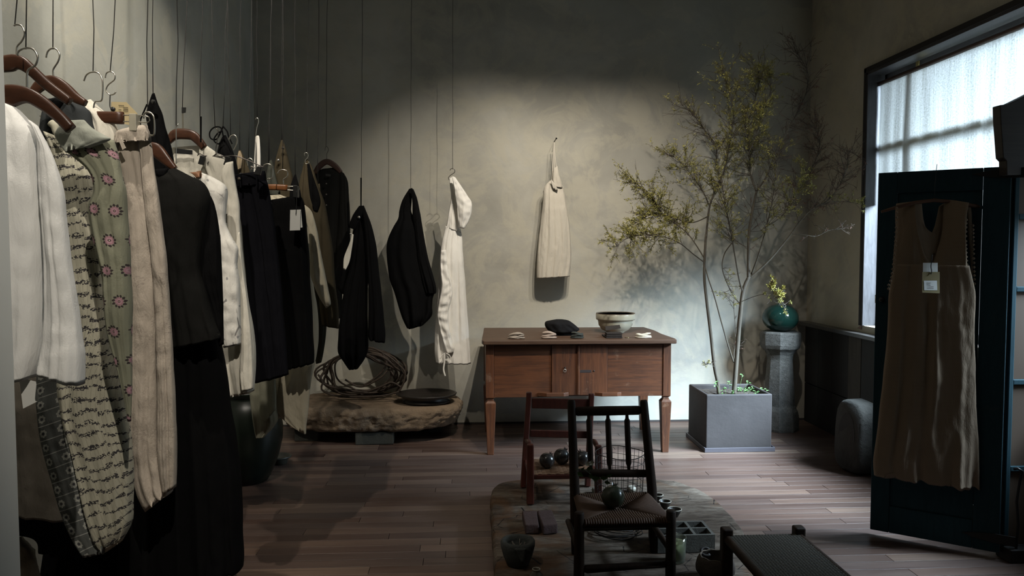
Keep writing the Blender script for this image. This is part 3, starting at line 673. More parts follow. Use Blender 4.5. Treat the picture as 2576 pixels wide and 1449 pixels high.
cloth('body', [(385, 700, 530, 700), (370, 780, 540, 780), (350, 860, 550, 860), (335, 940, 566, 940), (325, 1020, 575, 1020), (320, 1100, 590, 1100), (315, 1200, 602, 1200), (310, 1320, 607, 1320), (305, 1410, 609, 1400), (300, 1480, 608, 1430)], 2.78, F_BLK2, g, d=.10, folds=7, amp=.022, seed=21, n=60, m=80)
g = garment('skirt', 'long black skirt at the lower left, behind the vine-print dress', 'skirt', 230, 1440, 2.9)
cloth('body', [(160, 1180, 340, 1180), (140, 1280, 345, 1280), (120, 1360, 345, 1360), (112, 1420, 342, 1420), (105, 1500, 345, 1500)], 2.95, F_BLK2, g, d=.08, folds=5, amp=.02, seed=22)

# ---- white shirt on hanger behind, black label
Yw = 3.27
g = garment('shirt', 'white shirt with a black neck label on a brown hanger', 'shirt', 520, 560, Yw)
cloth('body', [(433, 372, 520, 366), (432, 400, 556, 394), (432, 430, 578, 425), (432, 500, 580, 500), (432, 560, 580, 560)], Yw, F_CREAM, g, d=.03, folds=3, amp=.007, seed=23)
cloth('shoulder', [(505, 366, 520, 366), (502, 380, 545, 385), (505, 400, 572, 404), (520, 430, 580, 428), (535, 480, 584, 480), (545, 540, 584, 540)], Yw - .035, F_CREAM, g, d=.016, folds=2, amp=.004, seed=24)
lb = sheet('neck_label', [(440, 373), (484, 378), (484, 389), (440, 386)], Yw - .05, IRON, g, .001, label='black woven neck label with pale lines of print')
MBx = m_plain('label_thread', (.3, .3, .28), .8)
for a in ((448, 378.5, 478, 381), (452, 382.5, 476, 384.5)):
    sheet('stitching', [(a[0], a[1]), (a[2], a[3]), (a[2], a[3] + .9), (a[0], a[1] + .9)], Yw - .0515, MBx, lb, .0004) if False else None
h = thing('clothes_hanger', 'brown wooden hanger with a rectangular neck, holding the white shirt', 'hanger', P(460, 340, Yw))
bar('arm', [(424, 358, 6), (438, 340, 12), (460, 337, 13), (484, 341, 12), (500, 355, 10), (514, 372, 8)], Yw - .04, .02, HWOOD, h)
sheet('hook_plate', [(457, 283), (461, 283), (462, 327), (458, 327)], Yw - .04, STEEL, h, .003); sheet('clasp', [(457, 270), (467, 270), (466, 283), (457, 284)], Yw - .045, IRON, h, .006)
wire_to_ceiling(459, 271, 470, Yw, 'the hanger of the white labelled shirt'); wire_to_ceiling(443, 316, 447, 2.76, 'the long hooked rod before the white shirt')
t_ = thing('hook_rod', 'thin steel rod with an open hook hanging before the white shirt', 'hook', P(443, 400, 2.76))
tube_px('rod', [(449, 311), (446, 316), (443, 317), (443, 330), (443, 370), (443, 412)], 2.76, .0018, STEEL, t_, 20)
g = thing('ribbon', 'narrow black ribbon hanging beside the brown hanger, flat strap', 'ribbon', P(504, 300, Yw - .1))
sheet('strap', [(502.5, 293), (507.5, 293), (507, 358), (503, 358)], Yw - .08, F_BLACK, g, .002)
wire_to_ceiling(503, 293, 509, Yw - .08, 'the narrow black ribbon')

# ---- wire clip hanger with black tie top behind
Yk = 3.45
g = garment('top', 'black top with long ties knotted over a wire', 'top', 570, 460, Yk)
cloth('body', [(560, 342, 568, 340), (553, 358, 576, 358), (548, 385, 584, 380), (552, 400, 590, 400), (556, 430, 597, 430), (558, 480, 600, 480)], Yk, F_BLK2, g, d=.03, folds=2, amp=.007, seed=25)
for k, pts in enumerate(([(562, 345), (556, 322), (540, 320), (528, 332), (530, 348), (545, 350), (556, 330), (561, 318)], [(561, 318), (571, 330), (576, 345), (584, 362)], [(560, 330), (548, 335), (538, 352), (550, 362), (560, 348)])):
    tube_px('tie', pts, Yk - .03 - k * .006, .0032, F_BLK2, g, 40)
wire_to_ceiling(541, 322, 533, Yk - .1, 'the wire clip hanger'); wire_to_ceiling(561, 318, 571, Yk, 'the black top with knotted ties'); wire_to_ceiling(580, 342, 571.5, Yk + .05, 'the wide steel hook beside the tie top')
h = thing('clip_hanger', 'thin wire hanger with black clips, across the middle of the row', 'hanger', P(560, 400, 3.25)); Yh = 3.22
tube_px('neck', [(541, 322), (549, 330), (546, 355), (543, 375), (544, 388)], Yh, .002, DSTEEL, h, 16)
tube_px('crossbar', [(497, 392), (500, 387), (508, 388), (515, 392), (560, 394), (590, 392), (620, 402), (665, 422)], Yh, .0022, DSTEEL, h, 34)
tube_px('brace', [(522, 412), (530, 398), (540, 390), (545, 387), (556, 390), (566, 397), (568, 405)], Yh, .002, DSTEEL, h, 26)
for cx, cy, a in ((506, 403, -3), (571, 405, -4), (650, 430, -8)):
    sheet('clip', [(cx - 2, cy - 13), (cx + 8, cy - 10), (cx + 3, cy + 11), (cx + a - 6, cy + 9)], Yh - .02, IRON, h, .022, bevel=.002)
h = thing('hanger_hook', 'wide open steel hook leaning right above the black trousers', 'hook', P(590, 360, Yk))
tube_px('hook_wire', [(576, 352), (580, 343), (590, 340), (597, 350), (595, 364), (588, 378)], Yk - .08, .0026, STEEL, h, 26)

# ---- botanical blouse and cream long shirt
Yf = 3.02
g = garment('blouse', 'white blouse printed with grey botanical drawings', 'blouse', 590, 880, Yf)
cloth('body', [(488, 434, 502, 432), (494, 452, 540, 448), (505, 480, 570, 472), (525, 520, 569, 520), (540, 560, 568, 560), (546, 600, 582, 596), (550, 630, 598, 626), (553, 660, 596, 664), (555, 720, 602, 720), (557, 790, 604, 790), (560, 840, 606, 840), (563, 875, 606, 865)], Yf, F_BOT, g, d=.045, folds=2, amp=.008, seed=26, crush=.006, n=60)
cloth('collar_edge', [(476, 434, 500, 432), (484, 438, 502, 440), (494, 448, 508, 446)], Yf - .02, m_plain('tan_edge', (.25, .12, .06), .6), g, d=.006, folds=1, amp=0, seed=1, n=8)
g = garment('shirt', 'long cream cotton shirt between the botanical blouse and the black trousers', 'shirt', 610, 995, Yf + .12)
cloth('body', [(568, 410, 587, 406), (556, 440, 590, 436), (566, 480, 596, 480), (572, 520, 602, 520), (574, 580, 605, 580), (580, 660, 612, 660), (585, 740, 622, 740), (582, 800, 632, 800), (560, 850, 638, 850), (556, 880, 641, 880), (562, 920, 641, 920), (572, 960, 640, 955), (580, 998, 639, 984)], Yf + .1, F_CREAM, g, d=.05, folds=3, amp=.012, seed=27, crush=.004, n=60)
cloth('sleeve', [(599, 585, 602, 584), (594, 610, 605, 608), (592, 680, 612, 680), (600, 760, 622, 760), (606, 860, 634, 860), (604, 940, 638, 940), (608, 985, 636, 978)], Yf + .04, F_CREAM, g, d=.025, folds=2, amp=.006, seed=28)
g = garment('blouse', 'black and blush edge of a blouse showing between the clips', 'blouse', 530, 430, 3.3)
cloth('body', [(480, 402, 512, 404), (480, 425, 520, 420), (480, 450, 545, 440), (490, 470, 560, 460)], 3.3, F_NAVY, g, d=.015, folds=1, amp=.003, seed=29, n=20)
cloth('inner_panel', [(514, 408, 522, 410), (516, 428, 545, 428), (528, 446, 556, 442)], 3.27, m_fabric('blush_cotton', (.42, .34, .28)), g, d=.012, folds=1, amp=.003, seed=30, n=16)

# ---- pointed tips behind
g = garment('jacket', 'olive jacket tip with a tan lining and a button, hung by its corner', 'jacket', 610, 440, 3.7)
cloth('body', [(601, 378, 605, 377), (598, 395, 613, 392), (596, 420, 622, 415), (597, 450, 630, 440), (598, 520, 635, 520)], 3.72, F_OLIVE, g, d=.02, folds=1, amp=.005, seed=31)
cloth('lining', [(601, 380, 605, 380), (597, 400, 610, 398), (596, 430, 606, 425)], 3.69, F_TAN, g, d=.01, folds=1, amp=.002, seed=32, n=14)
button(g, 607, 439, 3.66, .009, m_plain('shiny_button2', (.02, .02, .02), .08, 0, .1, spec=1))
wire_to_ceiling(603, 378, 605, 3.72, 'the olive jacket tip with the button'); 
g = garment('apron', 'white cotton strap looped over a small hook near the wall corner', 'apron', 647, 450, 3.9)
cloth('strap', [(645, 342, 651, 341), (645, 352, 654, 350), (646, 400, 655, 400), (648, 470, 656, 470)], 3.9, F_TWHITE, g, d=.006, folds=1, amp=.002, seed=33, n=20, m=20)
cloth('strap', [(642, 344, 647, 342), (641, 360, 646, 360), (639, 400, 643, 400), (638, 470, 642, 470)], 3.93, F_TWHITE, g, d=.006, folds=1, amp=.002, seed=34, n=20, m=20)
t_ = thing('hanging_hook', 'small s-shaped hook holding the white strap near the wall corner', 'hook', P(648, 320, 3.9))
tube_px('hook_wire', [(643, 301), (646, 296), (650, 300), (650, 308), (646, 322), (644, 338), (646, 345), (650, 342)], 3.9, .0018, STEEL, t_, 30)
wire_to_ceiling(647, 297, 646, 3.9, 'the small hook with the white strap')
h = thing('hanger_hook', 'pair of bent steel hooks above the black pleated trousers', 'hook', P(632, 410, 3.6))
tube_px('hook_wire', [(624, 418), (622, 405), (628, 398), (636, 404), (637, 416), (631, 428)], 3.6, .0022, STEEL, h, 24)
tube_px('hook_wire', [(636, 428), (630, 418), (640, 422), (652, 425), (658, 426)], 3.58, .002, DSTEEL, h, 20)
wire_to_ceiling(625, 400, 634, 3.6, 'the bent hooks above the black trousers')
g = garment('jacket', 'grey-green jacket tip behind the steel hook of the black skirt', 'jacket', 682, 480, 3.95)
cloth('body', [(678, 405, 683, 402), (673, 425, 689, 422), (669, 450, 695, 450), (668, 490, 705, 490)], 3.95, m_fabric('grey_green_cloth', (.055, .058, .048)), g, d=.02, folds=1, amp=.004, seed=35)
wire_to_ceiling(677, 407, 682, 3.95, 'the grey-green jacket tip')
g = garment('jacket', 'olive brown jacket hung by its corner with two snaps, behind the steel hooks', 'jacket', 715, 500, 4.05)
cloth('body', [(707, 353, 712, 352), (701, 375, 719, 372), (695, 400, 725, 398), (691, 425, 731, 425), (688, 455, 738, 455), (686, 520, 745, 520)], 4.05, F_OLIVE, g, d=.03, folds=2, amp=.008, seed=36)
button(g, 700, 403, 4.0, .008, STEEL, 'bright metal snap'); button(g, 712, 372, 4.0, .008, BTN)
wire_to_ceiling(709, 354, 709, 4.05, 'the olive brown jacket with two snaps')
g = garment('jacket', 'black garment tip beside the clip of the black skirt', 'jacket', 745, 520, 3.8)
cloth('body', [(741, 440, 745, 438), (735, 458, 750, 458), (730, 480, 755, 480), (728, 540, 765, 540)], 3.85, F_BLACK, g, d=.02, folds=1, amp=.004, seed=37)
wire_to_ceiling(743, 441, 742, 3.85, 'the black garment tip beside the clip')

# ---- black pleated trousers
Yt = 3.3
g = garment('trousers', 'black pleated wool trousers hanging from the wire clip hanger', 'trousers', 680, 960, Yt)
cloth('waistband', [(590, 440, 666, 430), (590, 455, 669, 446), (592, 472, 671, 464)], Yt - .01, F_NAVY, g, d=.03, folds=1, amp=.003, seed=38, n=12)
cloth('leg', [(590, 462, 640, 458), (596, 500, 650, 495), (608, 560, 662, 560), (616, 640, 670, 640), (623, 730, 680, 730), (629, 820, 690, 820), (636, 900, 700, 900), (641, 962, 704, 948)], Yt, F_NAVY, g, d=.06, folds=2, amp=.014, seed=39)
cloth('leg', [(630, 458, 671, 456), (636, 500, 679, 495), (650, 560, 690, 560), (662, 640, 699, 640), (672, 730, 708, 730), (682, 820, 716, 820), (690, 900, 722, 900), (694, 952, 725, 942)], Yt - .02, F_NAVY, g, d=.06, folds=2, amp=.013, seed=40)
for bx in (602, 643): sheet('belt_loop', [(bx, 438), (bx + 4, 438), (bx + 5, 472), (bx + 1, 472)], Yt - .052, F_NAVY, g, .005)
button(g, 602, 450, Yt - .05, .007, BTN)

# ---- black skirt with white tag
Yj = 3.5
g = garment('skirt', 'black skirt with a white swing tag on a wooden clip hanger', 'skirt', 745, 920, Yj)
cloth('body', [(680, 504, 755, 493), (682, 520, 764, 506), (688, 560, 770, 556), (697, 640, 776, 640), (705, 720, 780, 720), (712, 800, 785, 800), (720, 870, 788, 870), (724, 928, 789, 913)], Yj, F_BLK2, g, d=.07, folds=4, amp=.014, seed=41)
for yy in (511, 525): button(g, 681, yy, Yj - .05, .005, STEEL)
h = thing('clamp_hanger', 'orange-brown bar hanger with a black clip above the black skirt', 'hanger', P(698, 470, Yj)); Yh = Yj - .03
bar('bar', [(671, 471, 7), (690, 471, 7.5), (710, 472, 7.5), (723, 473, 7.5)], Yh, .018, HWOOD_L, h, n=8)
tube_px('hook', [(713, 465), (713, 452), (722, 444), (723, 432), (714, 427), (703, 429), (698, 437)], Yh, .0024, STEEL, h, 30)
tube_px('rail', [(722, 469), (738, 469), (750, 470), (752, 476), (748, 479), (722, 478)], Yh, .0022, STEEL, h, 24)
box_part('clip', IRON, h, P(734, 0, Yh).x, P(745, 0, Yh).x, Yh - .03, Yh + .01, P(0, 495, Yh).z, P(0, 464, Yh).z, .002)
wire_to_ceiling(711, 428, 712, Yh, 'the orange-brown bar hanger')
h = thing('hanger_hook', 'squared steel hook left of the orange-brown bar hanger', 'hook', P(680, 440, 3.42))
tube_px('hook_wire', [(662, 418), (668, 413), (678, 413), (685, 420), (686, 432), (684, 448), (673, 450), (672, 462)], 3.42, .0022, STEEL, h, 34)
wire_to_ceiling(676, 414, 683.5, 3.42, 'the squared steel hook')
t_ = thing('swing_tag', 'white card swing tags hanging on the black skirt', 'tag', P(743, 580, Yj - .1))
sheet('card', [(730, 528), (756, 527), (755, 579), (729, 580)], Yj - .1, PAPER_W, t_, .001); sheet('card', [(732, 529), (757, 527), (761, 572), (754, 573)], Yj - .095, PAPER_W, t_, .001)
tube_px('string', [(746, 480), (746, 505), (745, 530), (744, 540)], Yj - .102, .0014, IRON, t_, 10)

# ---- oatmeal linen dress and grey-green skirt
Yl = 3.72
g = garment('dress', 'long oatmeal linen dress with a slit hem and one sleeve showing', 'dress', 760, 1085, Yl)
cloth('body', [(672, 492, 706, 490), (676, 520, 762, 520), (690, 600, 785, 600), (700, 700, 786, 700), (706, 780, 798, 780), (706, 830, 800, 840), (700, 900, 794, 900), (694, 960, 782, 960), (692, 1010, 776, 1010), (694, 1048, 772, 1040)], Yl, F_LINEN, g, d=.06, folds=3, amp=.014, seed=42, n=60)
cloth('sleeve', [(760, 516, 768, 516), (764, 540, 786, 534), (776, 580, 798, 580), (780, 640, 808, 640), (782, 690, 818, 690), (792, 720, 826, 730), (806, 752, 832, 760), (820, 775, 831, 768)], Yl - .06, F_LINEN, g, d=.028, folds=1, amp=.004, seed=43)
cloth('hem_panel', [(722, 925, 786, 918), (710, 960, 782, 955), (695, 1000, 778, 1000), (690, 1030, 775, 1035), (720, 1062, 772, 1065), (745, 1078, 770, 1092)], Yl - .07, F_LINEN, g, d=.018, folds=2, amp=.008, seed=44)
g = garment('skirt', 'grey-green linen skirt hem hanging over the dark jar', 'skirt', 665, 1090, 3.6)
cloth('body', [(628, 955, 692, 945), (630, 985, 694, 980), (634, 1030, 696, 1030), (640, 1070, 696, 1062), (645, 1102, 664, 1100)], 3.62, F_GREYL, g, d=.05, folds=3, amp=.012, seed=45)
cloth('front_flap', [(654, 955, 692, 948), (654, 1000, 694, 995), (654, 1045, 694, 1020), (668, 1062, 694, 1028)], 3.56, F_GREYL, g, d=.012, folds=1, amp=.004, seed=46, n=24)

# ---- olive coat, charcoal jacket
Ym = 4.0
g = garment('coat', 'long olive coat hung by its collar from a steel hook', 'coat', 830, 830, Ym)
cloth('body', [(767, 402, 773, 400), (762, 425, 786, 422), (755, 450, 796, 450), (752, 480, 806, 480), (758, 515, 818, 515), (775, 560, 826, 560), (790, 620, 836, 620), (798, 700, 842, 700), (805, 770, 850, 770), (812, 818, 853, 826)], Ym, F_OLIVE, g, d=.045, folds=2, amp=.010, seed=47)
cloth('inner_lining', [(772, 412, 778, 412), (776, 450, 790, 450), (780, 500, 806, 500), (784, 530, 800, 532)], Ym - .04, F_BLK2, g, d=.012, folds=1, amp=.003, seed=48, n=24)
cloth('sleeve', [(752, 470, 768, 470), (752, 520, 785, 520), (765, 600, 800, 600), (780, 700, 812, 700), (790, 800, 822, 800), (792, 880, 815, 880), (796, 915, 808, 912)], Ym + .08, F_DOLIVE, g, d=.04, folds=2, amp=.010, seed=49)
t_ = thing('hanging_hook', 'bright s-shaped steel hook at the collar of the olive coat', 'hook', P(771, 395, Ym))
tube_px('hook_wire', [(767, 392), (766, 386), (771, 384), (775, 389), (774, 396), (768, 404), (769, 412), (776, 411), (777, 406)], Ym - .01, .0022, STEEL, t_, 34)
wire_to_ceiling(771, 385, 777, Ym, 'the bright hook of the olive coat')
g = garment('jacket', 'olive brown jacket edge between the coat and the charcoal shirt', 'jacket', 800, 560, 4.15)
cloth('body', [(799, 463, 804, 462), (797, 478, 806, 476), (792, 500, 805, 500), (792, 530, 802, 530), (798, 560, 804, 560)], 4.15, F_OLIVE, g, d=.015, folds=1, amp=.003, seed=50, n=20)
wire_to_ceiling(800, 463, 802, 4.15, 'the narrow olive jacket edge')
Yn = 5.38
g = garment('shirt', 'charcoal band-collar shirt on a dark brown hanger, long sleeves', 'shirt', 830, 760, Yn)
cloth('body', [(812, 425, 842, 422), (798, 432, 860, 432), (784, 442, 868, 442), (784, 470, 868, 470), (790, 540, 862, 540), (800, 640, 858, 640), (812, 740, 860, 740), (820, 800, 862, 800)], Yn, F_CHAR, g, d=.06, folds=3, amp=.012, seed=51)
cloth('sleeve', [(856, 436, 866, 438), (855, 452, 874, 456), (853, 500, 878, 500), (850, 570, 881, 570), (845, 640, 880, 640), (842, 700, 872, 700)], Yn - .03, F_CHAR, g, d=.04, folds=2, amp=.008, seed=52)
for k in range(4): button(g, 821, 462 + k * 27, Yn - .085, .0065, BTN)
sheet('neck_label', [(819, 437), (832, 438), (832, 444), (819, 443)], Yn - .07, IRON, g, .001)
h = thing('clothes_hanger', 'dark brown hanger of the charcoal band-collar shirt', 'hanger', P(822, 410, Yn))
bar('arm', [(792, 436, 5), (804, 418, 7), (822, 407, 7), (842, 417, 7), (858, 434, 5)], Yn - .03, .02, m_wood('hanger_dark', (.045, .016, .010), (.015, .006, .004)), h)
tube_px('hook', [(822, 400), (822, 388), (826, 378), (824, 370), (819, 370), (818, 379)], Yn - .03, .0024, DSTEEL, h, 24)
wire_to_ceiling(820, 370, 823, Yn - .03, 'the dark brown hanger of the charcoal shirt')

# ---- two black garments near the wall
Yp = 5.15
g = garment('jacket', 'black jacket hung by its neck from a long black strap', 'jacket', 895, 928, Yp)
cloth('body', [(903, 519, 916, 518), (893, 545, 924, 540), (890, 570, 934, 570), (884, 610, 938, 610), (880, 670, 930, 670), (866, 730, 925, 730), (857, 790, 924, 790), (852, 850, 926, 850), (851, 885, 926, 880), (864, 908, 916, 905), (878, 930, 900, 928)], Yp, F_BLACK, g, d=.08, folds=3, amp=.020, seed=53, hemamp=.2)
cloth('sleeve', [(908, 520, 918, 524), (915, 560, 932, 560), (920, 610, 945, 610), (925, 680, 953, 680), (928, 740, 960, 740), (928, 800, 966, 800), (926, 840, 969, 840), (930, 855, 968, 862)], Yp - .06, F_BLACK, g, d=.05, folds=2, amp=.016, seed=54)
cloth('sleeve', [(872, 640, 886, 650), (846, 676, 884, 690), (846, 705, 884, 710), (850, 725, 878, 735), (858, 738, 872, 742)], Yp + .06, F_BLACK, g, d=.045, folds=2, amp=.008, seed=55, n=24)
cloth('collar', [(903, 518, 915, 517), (886, 545, 908, 548), (876, 572, 894, 578)], Yp - .075, F_BLACK, g, d=.012, folds=1, amp=.003, seed=56, n=16)
cloth('lining', [(886, 588, 889, 590), (878, 615, 886, 622), (866, 648, 880, 655), (864, 676, 869, 680)], Yp - .09, F_CREAM, g, d=.008, folds=1, amp=.002, seed=57, n=16, label='cream printed lining turned outwards')
button(g, 903, 546, Yp - .095, .009, STEEL, 'bright metal snap'); button(g, 882, 588, Yp - .09, .007, STEEL, 'bright metal snap')
sheet('strap', [(906.5, 447), (910, 447), (909.5, 522), (906.5, 522)], Yp, F_BLK2, g, .004)
wire_to_ceiling(909, 448, 912, Yp, 'the long black strap of the jacket')
Yq = 5.55
g = garment('jacket', 'black garment folded over itself, second from the end of the row', 'jacket', 1045, 828, Yq)
cloth('body', [(1029, 475, 1038, 473), (1012, 505, 1036, 505), (1005, 530, 1034, 530), (1002, 550, 1042, 548), (988, 574, 1050, 570), (974, 612, 1058, 612), (974, 650, 1062, 650), (980, 700, 1080, 700), (992, 735, 1095, 725), (1004, 775, 1088, 752), (1012, 800, 1084, 790), (1024, 826, 1066, 816)], Yq, F_BLACK, g, d=.08, folds=2, amp=.022, seed=58, hemamp=.2, n=60)
cloth('shoulder', [(1034, 474, 1040, 476), (1037, 505, 1050, 503), (1038, 545, 1058, 540), (1045, 600, 1066, 590), (1052, 660, 1078, 650), (1062, 705, 1096, 718), (1072, 740, 1097, 738)], Yq - .05, F_BLACK, g, d=.045, folds=2, amp=.012, seed=59)
cloth('cuff', [(1010, 735, 1080, 732), (1016, 765, 1086, 770), (1022, 795, 1086, 795), (1028, 828, 1064, 818)], Yq + .03, F_BLK2, g, d=.05, folds=2, amp=.010, seed=60, n=24)
wire_to_ceiling(1033, 475, 1035, Yq, 'the folded black garment second from the end')

# ---- white dress at the end of the row
Yr = 5.60
g = garment('dress', 'white cotton dress with a puffed sleeve and ties, last in the row', 'dress', 1140, 915, Yr)
cloth('bodice', [(1130, 448, 1142, 444), (1132, 470, 1148, 470), (1134, 500, 1150, 500), (1128, 540, 1152, 540), (1123, 572, 1160, 586)], Yr, F_TWHITE, g, d=.036, folds=3, amp=.010, seed=61)
cloth('sleeve', [(1136, 444, 1145, 446), (1140, 462, 1160, 468), (1144, 490, 1176, 492), (1148, 515, 1187, 510), (1150, 540, 1186, 538), (1152, 560, 1178, 560), (1154, 574, 1168, 575)], Yr - .07, F_TWHITE, g, d=.05, folds=2, amp=.010, seed=62, crush=.012)
cloth('skirt_panel', [(1121, 568, 1161, 586), (1117, 584, 1163, 598), (1110, 612, 1164, 618), (1106, 660, 1167, 660), (1102, 720, 1171, 720), (1098, 780, 1176, 780), (1094, 840, 1180, 840), (1093, 880, 1183, 880), (1097, 912, 1184, 914)], Yr, F_TWHITE, g, d=.075, folds=4, amp=.013, seed=64, n=64, m=80)
cloth('sleeve', [(1110, 630, 1122, 628), (1108, 680, 1128, 680), (1110, 720, 1136, 712), (1104, 760, 1138, 745), (1100, 790, 1128, 785), (1104, 820, 1130, 820), (1114, 860, 1138, 860), (1122, 884, 1143, 876), (1124, 888, 1140, 888)], Yr - .085, F_TWHITE, g, d=.035, folds=2, amp=.008, seed=65, crush=.016, n=60)
for pts in ([(1120, 888), (1112, 894), (1107, 903)], [(1118, 890), (1118, 910), (1116, 930), (1120, 946)], [(1122, 889), (1130, 893), (1134, 902), (1130, 904), (1126, 897)]):
    tube_px('tie', pts, Yr - .12, .006, F_TWHITE, g, 20, squash=.5)
t_ = thing('hanging_hook', 'thin s-shaped hook holding the last white dress', 'hook', P(1138, 430, Yr))
tube_px('hook_wire', [(1132, 429), (1134, 425), (1140, 424), (1144, 428), (1143, 434), (1132, 442), (1128, 448), (1130, 453)], Yr, .0024, DSTEEL, t_, 34)
wire_to_ceiling(1139, 426, 1139, Yr, 'the white dress at the end of the row')

# ---- apron dress on the wall
Ya = 5.90
g = garment('pinafore', 'natural crinkled cotton pinafore hanging from a nail on the back wall', 'pinafore', 1392, 700, Ya)
cloth('strap_panel', [(1392, 424, 1403, 418), (1390, 440, 1406, 438), (1390, 458, 1411, 455), (1392, 470, 1414, 474)], Ya - .02, F_APRON, g, d=.03, folds=1, amp=.004, seed=66, n=16)
cloth('body', [(1386, 452, 1398, 448), (1372, 466, 1416, 468), (1368, 480, 1419, 482), (1364, 520, 1425, 520), (1358, 570, 1431, 560), (1353, 620, 1435, 610), (1350, 660, 1436, 655), (1350, 700, 1433, 695)], Ya, F_APRON, g, d=.07, folds=5, amp=.010, seed=67, n=64, m=90, topd=.35)
cloth('neckline_band', [(1386, 450, 1400, 468), (1388, 462, 1402, 478), (1392, 474, 1403, 482)], Ya - .06, F_APRON, g, d=.010, folds=1, amp=.002, seed=68, n=10)
sheet('side_tag', [(1366, 480), (1371, 480), (1372, 496), (1367, 494)], Ya + .02, m_plain('grey_tape', (.12, .10, .09), .8), g, .002)
for pts in ([(1394, 358), (1392, 390), (1390, 425), (1389, 452)], [(1394, 358), (1396, 390), (1398, 410), (1400, 422)], [(1394, 358), (1395, 395), (1394, 420), (1393, 432)]):
    tube_px('strap', pts, Ya + .01, .004, F_APRON, g, 16, squash=.5)
c_ = P(1394, 357, WY); nl = MB().tube([c_ + Vector((0, .02, 0)), c_ + Vector((0, -.15, .005)), c_ + Vector((0, -.153, .005))], [.004, .004, .007], 10).build('nail', IRON)
tag(nl, 'black nail in the back wall above the pinafore', 'nail')
# ---------------------------------------------------------------- old table with a drawer box
TY = 5.10
pz = lambda py, Y: P(1400, py, Y).z
px_ = lambda px, py, Y: P(px, py, Y).x
tz = pz(855, TY - .03)
XL, XR = px_(1222, 930, TY), px_(1688, 930, TY)
tb = thing('table', 'old reddish brown wooden table with small doors and tapered legs at the back wall', 'table', ((XL + XR) / 2, TY + .4, 0))
tl, tr_ = px_(1216, 855, TY - .05), px_(1703, 855, TY - .05); tk = .030
# tabletop with rounded, slightly wavy outline
ol = [(tl, TY - .05), (tr_, TY - .05), (tr_ + .006, TY + .02), (tr_ - .012, TY + .3), (tr_ - .006, TY + .55), (tr_ - .03, TY + .79), (tl + .02, TY + .8), (tl + .01, TY + .5), (tl - .004, TY + .2), (tl - .01, TY)]
n_ = len(ol); tp = MB()
tp.add([(x, y, tz - tk) for x, y in ol] + [(x, y, tz) for x, y in ol], [tuple(range(n_ - 1, -1, -1)), tuple(range(n_, 2 * n_))] + [(i, (i + 1) % n_, n_ + (i + 1) % n_, n_ + i) for i in range(n_)], smooth=False)
tp.build('tabletop', TTOP, tb, .007, seg=3)
bz0, bz1 = pz(999, TY), tz - tk; D = .72
sw = .055
for nm, a, b in (('left', XL, XL + sw), ('right', XR - sw, XR)):
    box_part('stile', TWOODV, tb, a, b, TY, TY + .05, bz0, bz1, .003)
    box_part('stile', TWOODV, tb, a, b, TY + D - .05, TY + D, bz0, bz1, .003)
box_part('side_panel', TWOOD, tb, XL + .006, XL + .024, TY + .05, TY + D - .05, bz0 + .005, bz1, .002); box_part('side_panel', TWOOD, tb, XR - .024, XR - .006, TY + .05, TY + D - .05, bz0 + .005, bz1, .002)
box_part('back_panel', TWOOD, tb, XL + sw, XR - sw, TY + D - .03, TY + D - .01, bz0, bz1, .002); box_part('bottom_panel', TWOOD, tb, XL + .03, XR - .03, TY + .02, TY + D - .03, bz0 + .002, bz0 + .02, .002)
d0, d1, dm = px_(1387, 930, TY), px_(1529, 930, TY), px_(1457, 930, TY)
rz = pz(869, TY)
box_part('top_rail', TWOOD, tb, XL + sw, XR - sw, TY + .008, TY + .03, rz, bz1, .002)
box_part('front_panel', TWOOD, tb, XL + sw + .001, d0, TY + .006, TY + .026, bz0, rz - .001, .002); box_part('front_panel', TWOOD, tb, d1, XR - sw - .001, TY + .006, TY + .026, bz0, rz - .001, .002)
dr = box_part('door', TWOODV, tb, d0 + .002, dm - .008, TY - .002, TY + .02, bz0 + .012, rz + .004, .003)
dr2 = box_part('door', TWOODV, tb, dm + .004, d1 - .002, TY - .004, TY + .02, bz0 + .012, rz + .004, .003)
box_part('door_batten', TWOODV, dr, dm - .014, dm + .004, TY - .012, TY + .0, bz0 + .014, rz + .002, .004)
k = P(1421, 932, TY - .006); MB().tube([k + Vector((.009 * math.cos(a), -.003, .010 * math.sin(a))) for a in [2 * PI * i / 16 for i in range(16)]], .0016, 6, closed=True).build('ring_pull', STEEL, dr)
kp = P(1421, 925, TY - .003); MB().tube([kp, kp + Vector((0, -.008, 0))], .005, 10).build('keyhole_boss', IRON, dr)
k = P(1494, 933, TY - .003); MB().tube([k + Vector((0, .002, 0)), k + Vector((0, -.004, 0))], .005, 12).build('keyhole', IRON, dr2)
MB().box(P(1462, 0, TY).x, P(1492, 0, TY).x, TY - .0052, TY - .003, pz(938, TY), pz(931, TY)).build('latch_mark', m_plain('worn_black', (.02, .012, .01), .7), dr2, .001)
def octblock(name, xa, xb, ya, yb, dep):
    """chamfered wooden turn-block under the top or at the bottom rail"""
    x0, x1 = px_(xa, ya, TY), px_(xb, ya, TY); z1, z0 = pz(ya, TY - .03), pz(yb, TY - .03); c = (x1 - x0) * .28
    pts = [(x0, TY), (x0 + c, TY - dep), (x1 - c * .6, TY - dep), (x1, TY - dep * .45), (x1, TY)]
    m_ = len(pts); MB().add([(x, y, z0) for x, y in pts] + [(x, y, z1) for x, y in pts], [tuple(range(m_)), tuple(range(2 * m_ - 1, m_ - 1, -1))] + [(i, m_ + i, m_ + (i + 1) % m_, (i + 1) % m_) for i in range(m_)], smooth=False).build(name, TWOOD, tb, .002)
for a in ((1368, 1434, 860, 867, .035), (1494, 1566, 860, 867, .035), (1352, 1430, 989, 998, .03), (1494, 1562, 990, 999, .03)): octblock('hinge_block', *a)
